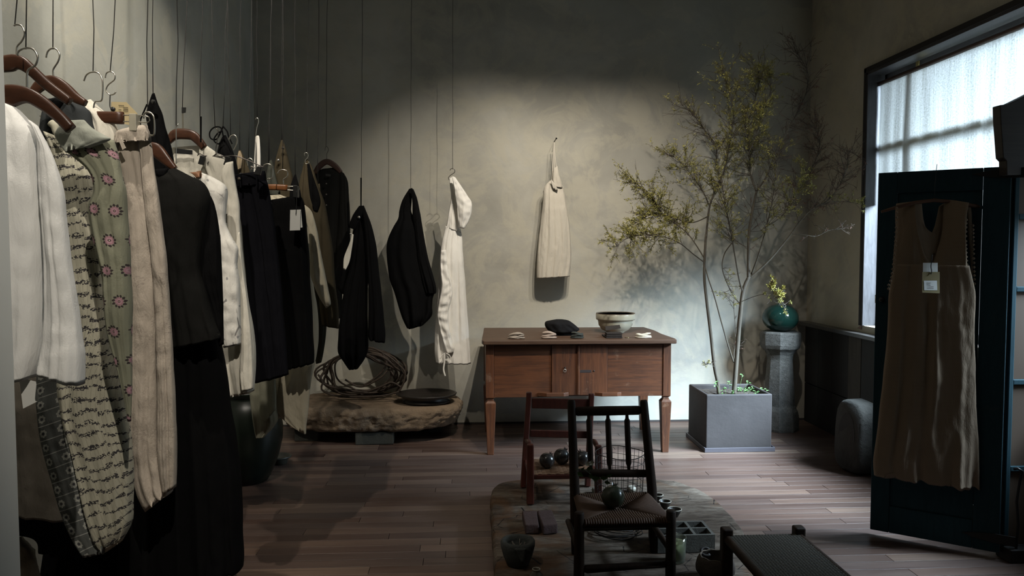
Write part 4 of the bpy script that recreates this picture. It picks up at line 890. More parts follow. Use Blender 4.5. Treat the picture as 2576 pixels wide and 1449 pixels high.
for cx, yy in ((XL + .032, TY + .026), (XR - .032, TY + .026), (XL + .032, TY + D - .03), (XR - .032, TY + D - .03)):
    lm = MB(); zt1 = bz0
    zz = [bz0 + .002, bz0 - .010, bz0 - .022, bz0 - .038]
    ww = [.032, .020, .022, .036]
    for i in range(3): lm.frustum((cx, yy, zz[i + 1]), (cx, yy, zz[i]), ww[i + 1], ww[i + 1], ww[i], ww[i])
    lm.frustum((cx, yy, .0), (cx, yy, zz[3]), .022, .022, .036, .036)
    lm.build('leg', TWOODV, tb, .003)

# ---------------------------------------------------------------- things on the table
bc = P(1548, 832, TY + .42); TZ = tz
bw = thing('bowl', 'large grey-beige glazed stoneware bowl with a banded rim on the table', 'bowl', (bc.x, bc.y, TZ))
rb = 50 / F * bc.y; hb = .142
prof = [(rb * .40, 0), (rb * .46, 0), (rb * .47, .006), (rb * .70, .022), (rb * .855, .055), (rb * .90, .085), (rb * .905, hb - .048), (rb * .98, hb - .046), (rb, hb - .038), (rb, hb - .008), (rb * .98, hb), (rb * .93, hb - .002), (rb * .90, hb - .02), (rb * .84, hb - .06), (rb * .65, .035), (rb * .3, .014), (0.001, .012)]
MB().lathe((bc.x, bc.y, TZ), prof, 56).build('bowl_body', m_plain('glaze', (.36, .335, .255), .16, 0, .1, 9, .03, spec=.7), bw)
MB().lathe((bc.x, bc.y, TZ + hb - .003), [(rb * .935, 0), (rb * .99, .0), (rb * .99, .0045), (rb * .935, .0045), (rb * .935, 0)], 56).build('rim_edge', m_plain('rim_brown', (.12, .085, .055), .3, 0, .2), bw)
# beret
hc = P(1415, 838, TY + .28)
ht = thing('cap', 'crumpled black cap lying between the folded socks on the table', 'cap', (hc.x, hc.y, TZ))
cloth('crown', [(1400, 803, 1414, 803), (1385, 806, 1430, 806), (1373, 810, 1440, 812), (1371, 818, 1450, 820), (1374, 826, 1457, 828), (1382, 834, 1448, 834), (1398, 838, 1440, 838)], TY + .27, m_fabric('cap_cloth', (.012, .012, .013)), ht, d=.085, folds=2, amp=.012, seed=70, n=24, topd=.2, hemamp=0)
MB().tube([(hc.x + .09 * math.cos(a), hc.y + .06 * math.sin(a), TZ + .008) for a in [2 * PI * i / 24 for i in range(24)]], .009, 8, closed=True).build('band', F_BLACK, ht)
def sock(name, label, x0, x1, yb, h, Y, mat, seed, cat='socks', stripe=None):
    c = P((x0 + x1) / 2, yb, Y); c.z = TZ; wdt = (x1 - x0) / F * Y
    t = thing(name, label, cat, c, 'folded goods on the table'); random.seed(seed)
    for lay in range(3):
        vs = []; n, m = 14, 14; hh = h / 3.0
        zc = TZ + hh * (lay + .55)
        for i in range(n + 1):
            u = i / n; r = max(.02, math.sin(PI * min(1, max(0, u))) ** .38); x = c.x - wdt / 2 + wdt * (u * (.96 - lay * .05) + lay * .03)
            for k in range(m):
                q = 2 * PI * k / m
                vs.append((x, c.y + .035 * r * math.cos(q) * (1 - .12 * lay) + .006 * noise.noise(Vector((u * 3, seed + lay, q))), zc + hh * .72 * r * math.sin(q) + .005 * math.sin(u * 5 + seed + lay * 2) * (lay > 0) + .003 * noise.noise(Vector((u * 6, seed, q)))))
        fs = [(i * m + k, i * m + (k + 1) % m, (i + 1) * m + (k + 1) % m, (i + 1) * m + k) for i in range(n) for k in range(m)]
        zmin = min(v[2] for v in vs)
        if lay == 0: vs = [(v[0], v[1], max(v[2], TZ + .0008)) for v in vs]
        MB().add(vs, fs).build('fold', mat if not (stripe and lay == 2) else stripe, t)
    return t
s1 = m_fabric('sock_blush', (.33, .28, .23)); s2 = m_fabric('sock_pink', (.36, .285, .235)); s3 = m_fabric('sock_grey', (.05, .055, .05)); s5 = m_fabric('sock_cream', (.58, .53, .42))
sock('folded_socks', 'folded pale beige socks nearest the left end of the table', 1276, 1323, 845, .036, TY + .06, s1, 1)
sock('folded_socks', 'rolled pinkish beige socks in front of the black cap', 1360, 1403, 845, .043, TY + .06, s2, 2)
sock('folded_socks', 'rolled dark grey socks with a pale end, right of the black cap', 1434, 1471, 845, .040, TY + .06, s3, 3, stripe=s3)
sock('folded_cloth', 'small folded cream cloth at the right end of the table', 1596, 1642, 846, .032, TY + .06, s5, 5, 'cloth')
fc = thing('folded_cloth', 'dark brown folded cloth leaning before the stoneware bowl', 'cloth', (P(1543, 845, TY + .06).x, TY + .08, TZ))
fb = m_fabric('dark_brown_cloth', (.035, .03, .027))
x0, x1 = px_(1523, 840, TY + .05), px_(1565, 840, TY + .05)
for q in range(3): MB().box(x0 + .002 * q, x1 - .002 * (q % 2), TY + .03, TY + .10, TZ + .013 * q + .001, TZ + .013 * q + .0125).build('fold', fb, fc, .005, seg=3)
MB().add([P(1523, 832, TY + .14), P(1562, 826, TY + .14), P(1559, 817, TY + .20), P(1522, 821, TY + .20), P(1523, 832, TY + .155), P(1562, 826, TY + .155), P(1559, 817, TY + .215), P(1522, 821, TY + .215)], [(0, 1, 2, 3), (7, 6, 5, 4), (0, 4, 5, 1), (1, 5, 6, 2), (2, 6, 7, 3), (3, 7, 4, 0)], smooth=False).build('raised_corner', fb, fc, .003)
MB().box(x0, x1, TY + .10, TY + .2, TZ + .001, TZ + .012).build('fold', fb, fc, .004)
cn = MB().lathe((P(1578, 843, TY + .07).x, TY + .07, TZ), [(.012, 0), (.016, .001), (.016, .003), (.003, .0035), (.001, .0035)], 16).build('brass_disc', m_plain('brass', (.45, .36, .2), .3, 1)); tag(cn, 'small brass disc on the table beside the dark folded cloth', 'disc')

# ---------------------------------------------------------------- planter and tree
PY = 5.10
q0, q1 = px_(1776, 1060, PY), px_(1942, 1060, PY); pzt = P(1860, 992, PY).z; pd = .42; pzb = P(1860, 1139, PY).z
pm = m_stone('planter_clay', (.018, .0145, .0135), (.028, .023, .022), (.050, .044, .043), 7, .12, .75)
pt = thing('planter', 'square dark grey-brown clay planter holding the small tree', 'planter', ((q0 + q1) / 2, PY + pd / 2, 0))
def square_ring(x0, x1, y0, y1, z0, z1, t, bottom):
    m = MB(); o = [(x0, y0), (x1, y0), (x1, y1), (x0, y1)]; i_ = [(x0 + t, y0 + t), (x1 - t, y0 + t), (x1 - t, y1 - t), (x0 + t, y1 - t)]
    vs = [(x, y, z0) for x, y in o] + [(x, y, z1) for x, y in o] + [(x, y, z1) for x, y in i_] + [(x, y, z0 + bottom) for x, y in i_]
    fs = [(3, 2, 1, 0), (12, 13, 14, 15)]
    for a, b in ((0, 4), (4, 8), (8, 12)): fs += [(a + j, a + (j + 1) % 4, b + (j + 1) % 4, b + j) for j in range(4)]
    return m.add(vs, fs, smooth=False)
square_ring(q0, q1, PY, PY + pd, pzb, pzt, .022, .3).build('pot_body', pm, pt, .009, seg=3)
square_ring(q0 - .012, q1 + .018, PY - .02, PY + pd + .02, .001, .032, .008, .006).build('saucer', m_plain('saucer_grey', (.060, .055, .064), .5, 0, .08), pt, .002)
sv = []; sf = []; G = 16
for j in range(G + 1):
    for i in range(G + 1):
        x = q0 + .02 + (q1 - q0 - .04) * i / G; y = PY + .02 + (pd - .04) * j / G
        sv.append((x, y, pzt - .035 + .012 * noise.noise(Vector((x * 20, y * 20, 0)))))
for j in range(G):
    for i in range(G): a = j * (G + 1) + i; sf.append((a, a + 1, a + G + 2, a + G + 1))
MB().add(sv, sf).build('soil', m_stone('soil_earth', (.03, .022, .016), (.05, .038, .028), (.08, .06, .04), 30, .8), pt)
random.seed(5)
TWIGS = MB(); LEAF_G = MB(); LEAF_Y = MB(); LEAF_R = MB()
BARK = m_wood('bark', (.085, .072, .052), (.032, .026, .019), (60, 60, 12), .8, .5); BARKL = m_plain('twig_bark', (.055, .040, .028), .8); 
def leafmat(name, c): return m_plain(name, c, .55, 0, .3, 40)
tree = thing('small_tree', 'slender multi-stemmed tree with fine green and russet leaves in the clay planter', 'tree', ((q0 + q1) / 2, PY + .2, pzt - .04))
CY = PY + .20
def leaf(mb, p, d, L, W):
    d = d.normalized(); s = d.cross(Vector((random.uniform(-1, 1), random.uniform(-1, 1), random.uniform(-1, 1))))
    if s.length < 1e-3: return
    s.normalize(); b = p; m_ = p + d * L * .5; mb.add([b, m_ + s * W, p + d * L, m_ - s * W], [(0, 1, 2, 3)], smooth=False)
def leafy(p, d, kind, count, span):
    for _ in range(count):
        q = p + d * span * random.random(); v = (d * .6 + Vector((random.gauss(0, 1), random.gauss(0, 1), random.gauss(0, 1))) * .7)
        mb = {'g': LEAF_G, 'y': LEAF_Y, 'r': LEAF_R}[kind if random.random() > .12 else 'y' if kind == 'g' else 'r']
        L = random.uniform(.012, .023) if kind != 'r' else random.uniform(.007, .013); q.x = min(q.x, WR - .03); leaf(mb, q, v, L, L * .13)
def twigs_on(pts, rad, count, length, upbias, kind, leaves, sub=3, start=.15, spread=1.0):
    m = len(pts)
    for _ in range(count):
        t = start + (1 - start) * random.random() ** .85; k = min(m - 2, int(t * (m - 1))); p = pts[k].lerp(pts[k + 1], random.random()); tan = (pts[k + 1] - pts[k]).normalized()
        d = (tan * .7 + Vector((random.gauss(0, .9), random.gauss(0, .6), random.gauss(0, .6))) * spread + Vector((0, 0, upbias))).normalized()
        L = length * random.uniform(.45, 1.1); q = p; pp = [p.copy()]; steps = 5
        for s_ in range(steps):
            d = (d + Vector((random.gauss(0, .12), random.gauss(0, .12), random.gauss(0, .10) + .03))).normalized(); q = q + d * L / steps
            q.y = min(q.y, WY - .05); q.x = min(q.x, WR - .03); pp.append(q.copy())
        TWIGS.tube(pp, [.0017, .0015, .0013, .0011, .0009, .0006], 4)
        for _s in range(sub):
            kk = random.randint(1, steps - 1); d2 = (d + Vector((random.gauss(0, .7), random.gauss(0, .7), random.gauss(0, .6)))).normalized(); L2 = L * random.uniform(.25, .5)
            a = pp[kk]; e = a + d2 * L2; e.y = min(e.y, WY - .04); e.x = min(e.x, WR - .03); TWIGS.tube([a, a.lerp(e, .5) + Vector((0, 0, .006)), e], [.0012, .0010, .0006], 3)
            if random.random() < leaves: leafy(a.lerp(e, .25), d2, kind, random.randint(10, 17), L2 * .85)
        if random.random() < leaves: leafy(pp[2], (pp[-1] - pp[2]).normalized(), kind, random.randint(14, 24), (pp[-1] - pp[2]).length)
def limb(name, pts, r0, r1, spec=None, mat=BARK):
    w3 = [P(p[0], p[1], CY + (p[2] if len(p) > 2 else 0)) for p in pts]; c = [Vector(x) for x in spline([tuple(p) for p in w3], max(8, len(pts) * 5))]
    n = len(c); MB().tube(c, [r0 + (r1 - r0) * i / (n - 1) for i in range(n)], 9 if r0 > .004 else 6).build(name, mat, tree)
    if spec: twigs_on(c, 0, **spec)
    return c
g_ = lambda c, l, lv=.85, up=.3, s=.3, k='g', sub=3: dict(count=int(c * 1.6), length=l * 1.3, upbias=up, kind=k, leaves=lv, start=s, sub=sub)
limb('trunk', [(1808, 992), (1805, 960), (1797, 920), (1788, 840), (1778, 760), (1772, 700), (1773, 640), (1776, 590)], .0135, .0085)
limb('trunk', [(1846, 992), (1850, 940), (1856, 860), (1862, 790), (1870, 730), (1885, 695)], .0175, .0135)
limb('stem', [(1846, 912), (1832, 870, -.02), (1812, 800, -.03), (1797, 745, -.03), (1782, 700, -.02), (1774, 670)], .005, .0045)
limb('stem', [(1850, 925, .03), (1846, 890, .05), (1852, 850, .05), (1848, 800, .05), (1845, 760, .06)], .004, .002, g_(7, .08, .15, .4, .2, 'r'))
limb('branch', [(1776, 600), (1785, 520), (1808, 460), (1822, 430, -.03), (1834, 370, -.05), (1845, 300, -.06), (1838, 240, -.04), (1826, 195, -.03)], .008, .002, g_(52, .19, .62, .45, .2))
limb('branch', [(1786, 522), (1768, 480, -.06), (1750, 455, -.08), (1715, 410, -.12), (1690, 392, -.14)], .0045, .0015, g_(26, .15, .8, .2, .2))
limb('branch', [(1775, 655), (1740, 600, .03), (1710, 570, .05), (1670, 540, .06), (1625, 480, .08), (1585, 455, .1)], .005, .0015, g_(44, .15, .9, .15, .2))
limb('branch', [(1772, 660), (1745, 640, -.05), (1710, 612, -.1), (1670, 596, -.12), (1610, 592, -.16), (1572, 603, -.2), (1550, 622, -.22)], .0045, .0014, g_(40, .13, .95, .1, .3))
limb('branch', [(1780, 545), (1740, 560, .1), (1690, 548, .1), (1640, 540, .12), (1600, 560, .1)], .004, .0014, g_(34, .13, .9, .1, .2))
limb('branch', [(1812, 450), (1803, 405, .05), (1800, 365, .08), (1775, 330, .1), (1745, 290, .12), (1712, 262, .14)], .0045, .0012, g_(34, .17, .22, .1, .1))
limb('branch', [(1869, 737), (1860, 705, -.02), (1850, 650, -.05), (1842, 605, -.08), (1832, 555, -.1), (1822, 500, -.1), (1815, 460, -.08)], .0065, .002, g_(36, .17, .6, .3, .4))
limb('branch', [(1842, 610, -.08), (1822, 640, -.02), (1818, 680, 0), (1840, 735, .02), (1862, 765, 0)], .004, .0035, g_(8, .1, .3, .2))
limb('branch', [(1883, 700), (1883, 640), (1884, 590), (1891, 540), (1903, 482)], .0125, .0085, g_(12, .18, .3, .3, .3, 'r'))
limb('branch', [(1903, 482), (1888, 440, .04), (1886, 380, .06), (1882, 310, .06), (1900, 250, .05), (1912, 200, .05)], .006, .0015, g_(52, .18, .62, .3, .1))
limb('branch', [(1903, 482), (1930, 440, -.03), (1955, 375, -.05), (1985, 320, -.05), (2015, 265, 0), (2031, 220, .05), (2030, 175, .06), (2000, 128, .06)], .0065, .0012, g_(44, .17, .25, .3, .1, 'r', 4))
limb('branch', [(1845, 430, -.06), (1880, 390, -.1), (1905, 330, -.12), (1922, 270, -.12), (1938, 220, -.1), (1902, 190, -.1)], .004, .0012, g_(38, .13, .8, .3, .2))
limb('branch', [(1890, 690), (1905, 650, -.08), (1920, 600, -.12), (1940, 520, -.14), (1950, 450, -.15), (1960, 380, -.15)], .006, .0015, g_(34, .18, .4, .3, .3))
limb('branch', [(1920, 575, -.1), (1965, 545, -.05), (2000, 500, 0), (2035, 440, .05), (2062, 370, .05), (2050, 320, .05)], .005, .0012, g_(40, .15, .5, .3, .2, 'r', 4))
limb('branch', [(1885, 700), (1935, 655, -.05), (1985, 595, -.08), (2010, 560, -.1), (2045, 525, -.12), (2085, 502, -.12), (2118, 455, -.12), (2136, 400, -.1), (2130, 378, -.1)], .0075, .0015, g_(38, .15, .35, .2, .45, 'r', 4))
limb('branch', [(2050, 522, -.12), (2090, 508, -.14), (2130, 508, -.15), (2168, 515, -.15)], .003, .001, g_(10, .08, .3, .1, .2, 'g'))
limb('branch', [(1992, 588, -.08), (2030, 592, -.12), (2055, 594, -.12), (2085, 580, -.14), (2120, 575, -.15)], .0028, .001, g_(7, .08, .15, .1, .3, 'r'))
limb('branch', [(2010, 560, -.1), (1995, 500, -.12), (2015, 460, -.12), (2030, 420, -.1)], .003, .001, g_(16, .1, .8, .2, .2, 'g'))
limb('branch', [(1862, 760), (1900, 745, -.1), (1925, 742, -.2), (1950, 760, -.24), (1978, 768, -.25)], .0022, .001, g_(7, .05, .3, .3, .3))
limb('branch', [(1970, 765, -.25), (1960, 745, -.26), (1975, 730, -.26)], .0012, .001, dict(count=8, length=.05, upbias=.8, kind='y', leaves=1, start=.2)); limb('branch', [(1950, 760, -.24), (1945, 738, -.24), (1944, 712, -.24)], .0012, .0008, dict(count=9, length=.05, upbias=.8, kind='y', leaves=1, start=.3))
limb('branch', [(1800, 925), (1785, 915, -.05), (1775, 918, -.06)], .0015, .0008, g_(5, .04, .2, .1))
TWIGS.build('twigs', BARKL, tree, kind='stuff')
LEAF_G.build('leaves', leafmat('leaf_green', (.19, .175, .04)), tree, kind='stuff', label='fine olive green leaves'); LEAF_Y.build('leaves', leafmat('leaf_yellow', (.32, .29, .06)), tree, kind='stuff', label='fine yellow-green leaves'); LEAF_R.build('leaves', leafmat('leaf_russet', (.125, .05, .028)), tree, kind='stuff', label='sparse russet leaves')
# low green plants in the pot
random.seed(8); ug = thing('ground_plant', 'bright green low leafy plants growing at the foot of the tree', 'plant', ((q0 + q1) / 2, PY + .16, pzt - .03))
stems = MB(); mg = m_plain('fresh_leaf', (.14, .30, .10), .5, 0, .3, 30)
def bigleaf(p, d, L):
    mb = MB(); d = d.normalized(); s = d.cross(Vector((0, 0, 1)));
    if s.length < .1: s = Vector((1, 0, 0))
    s.normalize(); u = s.cross(d); W = L * .38
    mb.add([p, p + d * L * .3 + s * W + u * .004, p + d * L * .75 + s * W * .7, p + d * L - u * .004, p + d * L * .75 - s * W * .7, p + d * L * .3 - s * W + u * .004, p + d * L * .45 - u * .004], [(0, 1, 6), (1, 2, 6), (2, 3, 6), (3, 4, 6), (4, 5, 6), (5, 0, 6)]); mb.build('leaf', mg, ug)
tips = [(1820, 975), (1835, 960), (1860, 975), (1868, 942), (1882, 958), (1893, 975), (1905, 988), (1815, 990), (1870, 985), (1888, 992), (1928, 988), (1800, 962), (1875, 995), (1860, 992), (1900, 996), (1845, 985), (1806, 985), (1912, 994)]
for i, (x, y) in enumerate(tips):
    Yq_ = PY + .06 + .25 * random.random(); e = P(x, y, Yq_); b = Vector((e.x * .75 + ((q0 + q1) / 2) * .25, Yq_, pzt - .035)); e.z = max(e.z, pzt - .01)
    stems.tube([b, b.lerp(e, .5) + Vector((.005, 0, .006)), e], .0012, 4)
    for k in range(4):
        a = random.random() * 2 * PI; bigleaf(e + Vector((0, 0, -.008 * k)), Vector((math.cos(a), math.sin(a) * .6 - .3, random.uniform(-.1, .5))), random.uniform(.014, .028))
stems.build('stems', m_plain('green_stem', (.12, .2, .07), .5), ug)

# ---------------------------------------------------------------- stone pillar and glass float
CYp = 5.74; pcx = (px_(1916, 1000, CYp) + px_(2004, 1000, CYp)) / 2; ptop = P(1960, 836, CYp - .08).z
pl = thing('stone_pillar', 'octagonal grey granite pillar carrying the green glass ball', 'pillar', (pcx, CYp, 0))
GR = m_stone('granite', (.06, .058, .052), (.115, .11, .098), (.17, .16, .145), 22, .8, .95, .6)
def oct_loft(mb, prof, n=8, rough=.004):
    vs = []
    for r, z in prof:
        for k in range(n):
            for s_ in range(4):
                a0 = 2 * PI * (k + .5) / n; a1 = 2 * PI * (k + 1.5) / n; t = s_ / 4
                p = Vector((math.cos(a0), math.sin(a0), 0)).lerp(Vector((math.cos(a1), math.sin(a1), 0)), t) * r; p.z = z
                j = noise.noise(p * 14) * rough * 1.6 + noise.noise(p * 40) * rough * .6; vs.append(Vector((pcx, CYp, 0)) + p + p.normalized() * j if p.length > 0 else p)
    m = n * 4; fs = [(i * m + k, i * m + (k + 1) % m, (i + 1) * m + (k + 1) % m, (i + 1) * m + k) for i in range(len(prof) - 1) for k in range(m)]
    fs += [tuple(range(m - 1, -1, -1)), tuple((len(prof) - 1) * m + k for k in range(m))]; return mb.add(vs, fs, smooth=False)
H = ptop; pr = [(.150, 0), (.153, .02), (.150, .10), (.140, .15)] + [(.118 - .002 * i, .19 + (H - .19 - .22) * i / 12) for i in range(13)] + [(.10, H - .18), (.118, H - .15), (.145, H - .125)]
oct_loft(MB(), pr).build('shaft', GR, pl); oct_loft(MB(), [(.143, H - .128), (.152, H - .10), (.153, H - .05), (.152, H - .012), (.14, H)]).build('capital', GR, pl)
gb = thing('glass_float', 'large dark green glass ball on top of the stone pillar', 'glass ball', (pcx - .002, CYp, H)); rg = .136
prof = [(.035, 0.001)] + [(rg * math.cos(a) ** .85 if math.cos(a) > 0 else 0, .105 + .105 * math.sin(a)) for a in [R(-72 + 9 * i) for i in range(18)]] + [(.02, .213), (.015, .216)]
MB().lathe((pcx - .002, CYp, H), prof, 48).build('glass_body', m_glass('green_glass', (.05, .17, .13), .03, .55), gb)

# ---------------------------------------------------------------- stone slab on blocks, vine coil, wooden dish
SZ0, SZ1 = .095, .27; sx0, sx1 = px_(690, 1030, 5.5), px_(1160, 1030, 5.5)
def rock_slab(cx, cy, rx, ry, z0, z1, seed, n=96, amp=.02, back=None, pw=2.6):
    prof = [(.0, z0), (.6, z0), (.86, z0 + .004), (.93, z0 + .02), (.965, z0 + (z1 - z0) * .35), (.99, z0 + (z1 - z0) * .6), (1, z0 + (z1 - z0) * .8), (.985, z1 - .018), (.955, z1 - .004), (.85, z1), (.55, z1), (.25, z1), (0, z1)]
    fine = []
    for (ra, za), (rb_, zb) in zip(prof, prof[1:]):
        st = max(1, int(abs(zb - za) / .009)); fine += [(ra + (rb_ - ra) * u / st, za + (zb - za) * u / st) for u in range(st)]
    prof = fine + [prof[-1]]
    vs = []
    for i, (r, z) in enumerate(prof):
        for k in range(n):
            q = 2 * PI * k / n; c, s = math.cos(q), math.sin(q)
            sup = 1 / (abs(c) ** pw + abs(s) ** pw) ** (1 / pw); x, y = r * sup * c, r * sup * s
            nz = noise.noise(Vector((c * 2 + seed, s * 2, z * 3))) * amp * 2 + noise.noise(Vector((c * 9 + seed, s * 9, z * 16))) * amp * .8 + noise.noise(Vector((c * 26, s * 26 + seed, z * 40))) * amp * .7 + (abs(noise.noise(Vector((c * 13 + 4, s * 13, z * 60)))) - .25) * amp * 1.2
            edge = max(0, min(1, (r - .8) / .15)); X, Yy = cx + x * rx, cy + y * ry
            X += c * nz * edge; Yy += s * nz * edge; zz = z + (.005 * noise.noise(Vector((X * 5, Yy * 5, seed))) + (.012 * noise.noise(Vector((X * 12, Yy * 12, seed))) * (z < (z0 + z1) / 2))) * (1 if r > 0 else 1)
            if back: Yy = min(Yy, back)
            vs.append((X, Yy, zz))
    m = n; fs = [(i * m + k, i * m + (k + 1) % m, (i + 1) * m + (k + 1) % m, (i + 1) * m + k) for i in range(len(prof) - 1) for k in range(m)]
    return MB().add(vs, fs)
ST = m_stone('sand_stone', (.09, .06, .038), (.22, .16, .105), (.34, .25, .155), 12, 1.0, .95)
sl = thing('stone_slab', 'thick rough sandstone slab raised on blocks by the back wall', 'slab', ((sx0 + sx1) / 2, 5.68, SZ0))
rock_slab((sx0 + sx1) / 2, 5.72, (sx1 - sx0) / 2, .36, SZ0, SZ1, 3, 260, .017, WY - .004, 2.8).build('slab_body', ST, sl)
bk_m = m_stone('block_grey', (.03, .032, .026), (.045, .047, .04), (.06, .06, .05), 12, .4)
for i, (xa, xb) in enumerate(((893, 990), (740, 800), (1080, 1110))):
    Yb_ = [5.42, 5.55, 5.75][i]
    o = MB().box(px_(xa, 1100, Yb_), px_(xb, 1100, Yb_), Yb_, Yb_ + .1, .001, SZ0 - .004).build('support_block', bk_m, None, .008)
    tag(o, ['wide grey block under the middle of the stone slab', 'dark block under the left part of the stone slab', 'dark block under the right part of the stone slab'][i], 'block', 'blocks under the stone slab')
random.seed(21)
vc = thing('vine_coil', 'coil of dark brown woody vine standing on the stone slab against the wall', 'vine coil', (px_(905, 940, 5.75), 5.75, SZ1)); VM = m_wood('vine_bark', (.06, .042, .03), (.02, .014, .01), (20, 20, 20), .7, .4)
for k in range(9):
    cx, cy = 912 + random.uniform(-16, 18), 940 + random.uniform(-4, 6); rx, ry = random.uniform(70, 102), random.uniform(42, 58); ph = random.random() * 6; pts = []
    Yc = 5.72 + random.uniform(-.08, .12); tilt = random.uniform(-.25, .25)
    for i in range(44):
        a = 2 * PI * i / 44; w1 = 1 + .07 * math.sin(3 * a + ph) + .05 * math.sin(5 * a + ph * 2)
        x = cx + rx * w1 * math.cos(a) + tilt * ry * math.sin(a); y = cy + ry * w1 * math.sin(a); p = P(x, min(y, 997), Yc + .05 * math.sin(2 * a + ph) + .06 * math.sin(a))
        p.z = max(p.z, SZ1 + .012); pts.append(p)
    MB().tube(pts, random.uniform(.006, .0095), 7, closed=True).build('vine', VM, vc)
for pts in ([(800, 942), (812, 962), (808, 978), (830, 992), (880, 998), (960, 996), (1005, 985)], [(868, 955), (900, 972), (925, 968), (960, 948), (978, 930), (990, 945)], [(905, 878), (935, 875), (975, 895), (1000, 915), (1018, 935), (1016, 960), (1004, 985)], [(960, 885), (972, 910), (965, 930), (945, 950), (915, 970)], [(925, 985), (960, 972), (985, 962), (1010, 975)]):
    w3 = [P(x, y, 5.62) for x, y in pts]; 
    for p in w3: p.z = max(p.z, SZ1 + .012)
    MB().tube([Vector(p) for p in spline([tuple(p) for p in w3], 30)], .0075, 7).build('vine', VM, vc)
dc = P(1072, 1006, 5.55); dsx = .222
dw = thing('wooden_dish', 'very wide shallow black wooden dish on the right of the stone slab', 'dish', (dc.x, dc.y, SZ1 + .004))
MB().lathe((dc.x, 5.60, SZ1 + .004), [(.13, 0), (.175, .002), (.178, .012), (.15, .026), (dsx, .058), (dsx + .003, .066), (dsx - .012, .068), (.16, .045), (.08, .034), (.001, .032)], 64, 1, .86).build('dish_body', m_wood('black_dish', (.022, .018, .015), (.010, .008, .007), (8, 40, 40), .4, .1), dw)

# ---------------------------------------------------------------- big dark jar, low dish
jc = P(628, 1234, 4.42); jy = 4.62
jr = thing('storage_jar', 'large dark green-black glazed jar on the floor beneath the hanging clothes', 'jar', (jc.x, jy, 0))
MB().lathe((px_(622, 1150, jy), jy, 0), [(.11, 0), (.12, .004), (.15, .06), (.185, .15), (.208, .25), (.212, .33), (.20, .42), (.175, .48), (.15, .51), (.148, .53), (.165, .545), (.165, .56), (.15, .562), (.14, .53), (.13, .5), (.13, .1), (.001, .06)], 56).build('jar_body', m_plain('jar_glaze', (.008, .011, .008), .3, 0, .4, 8, .15, spec=.25), jr)
fd = P(700, 1150, 4.95)
dk = thing('low_dish', 'flat dark dish on the floor to the right of the big jar', 'dish', (fd.x, fd.y, 0))
MB().lathe((fd.x, 4.98, 0), [(.05, .001), (.055, .03), (.075, .042), (.08, .052), (.074, .054), (.06, .046), (.001, .044)], 36).build('dish_body', m_plain('dish_glaze', (.05, .05, .04), .4, 0, .2), dk)
# rock at the bottom left
rk = thing('rock', 'pale sandy rock low at the left edge of the picture', 'rock', (P(40, 1449, 2.75).x, 2.7, 0))
rc = P(36, 1430, 2.72); vs = []; n, m = 26, 34
for i in range(n + 1):
    for k in range(m):
        th = PI * i / n; q = 2 * PI * k / m; v = Vector((math.sin(th) * math.cos(q), math.sin(th) * math.sin(q), math.cos(th))); s_ = 1 + .22 * noise.noise(v * 1.6 + Vector((3, 0, 0))) + .10 * noise.noise(v * 5) + .03 * noise.noise(v * 14)
        top = P(40, 1372, 2.72).z; vs.append((rc.x - .035 + v.x * .105 * s_, 2.74 + v.y * .11 * s_, max(.0, (top * .5) + v.z * top * .5 * s_)))
MB().add(vs, [(i * m + k, (i + 1) * m + k, (i + 1) * m + (k + 1) % m, i * m + (k + 1) % m) for i in range(n) for k in range(m)]).build('rock_body', m_stone('pale_rock', (.20, .16, .11), (.34, .29, .21), (.44, .39, .30), 9, .7), rk)
# ---------------------------------------------------------------- rustic wooden platform
LZ = .10
outl = [(1238, 1449 + 60), (1245, 1400), (1240, 1330), (1236, 1260), (1240, 1228), (1262, 1212), (1320, 1205), (1420, 1203), (1560, 1203), (1680, 1207), (1720, 1216), (1770, 1236), (1815, 1270), (1850, 1310), (1875, 1345), (1890, 1400), (1880, 1480), (1820, 1560)]
def m_slabwood():
    t = NT('slab_wood'); v = t.pos(); a = t.noise(t.mapping(v, (3, 7, 4), (0, 0, .4)), 1, 10, .68, .8); b = t.noise(t.mapping(v, (2, 2, 2)), 1, 6, .6, 1.5); c_ = t.noise(t.mapping(v, (10, 34, 10), (0, 0, .4)), 1, 8, .7, .4)
    f = t.math('ADD', t.math('MULTIPLY', a, .6), t.math('MULTIPLY', c_, .4)); colr = t.ramp(f, [(.36, (.018, .013, .010)), (.47, (.065, .047, .034)), (.56, (.12, .096, .074)), (.68, (.21, .175, .14))])
    colr = t.mix(t.math('MULTIPLY', t.step(b, .52, .62), .6), colr, (.10, .045, .016)); vo = t.vor(t.mapping(v, (1.2, 3, 1), (0, 0, .5)), 3.2, 'DISTANCE_TO_EDGE'); w_ = t.math('ADD', vo.outputs['Distance'], t.math('MULTIPLY', c_, .03))
    crk = t.math('LESS_THAN', w_, .021); colr = t.mix(crk, colr, (.006, .004, .003)); t.bump(t.math('SUBTRACT', f, t.math('MULTIPLY', crk, .5)), .9, .02); return t.fin(colr, .8, 0, .2)
LW = m_slabwood()
base = [PZ(x, y, LZ) for x, y in outl]; sp = spline([tuple(p) for p in base], 90)
cxm = sum(p[0] for p in sp) / len(sp); cym = sum(p[1] for p in sp) / len(sp)
vs = []; lay = [(.97, .002), (1.0, .03), (1.012, .06), (1.004, .088), (.985, .099), (.8, LZ), (.5, LZ), (.2, LZ), (0, LZ)]
for s_, z in lay:
    for p in sp:
        x, y = cxm + (p[0] - cxm) * s_, cym + (p[1] - cym) * s_; nz = noise.noise(Vector((p[0] * 9, p[1] * 9, z * 20))) * .010 * (s_ > .9)
        zz = z + (.0016 * noise.noise(Vector((x * 7, y * 7, 1))) - .0018 if s_ < .98 and z > .09 else 0); vs.append((x + nz, y + nz, zz))
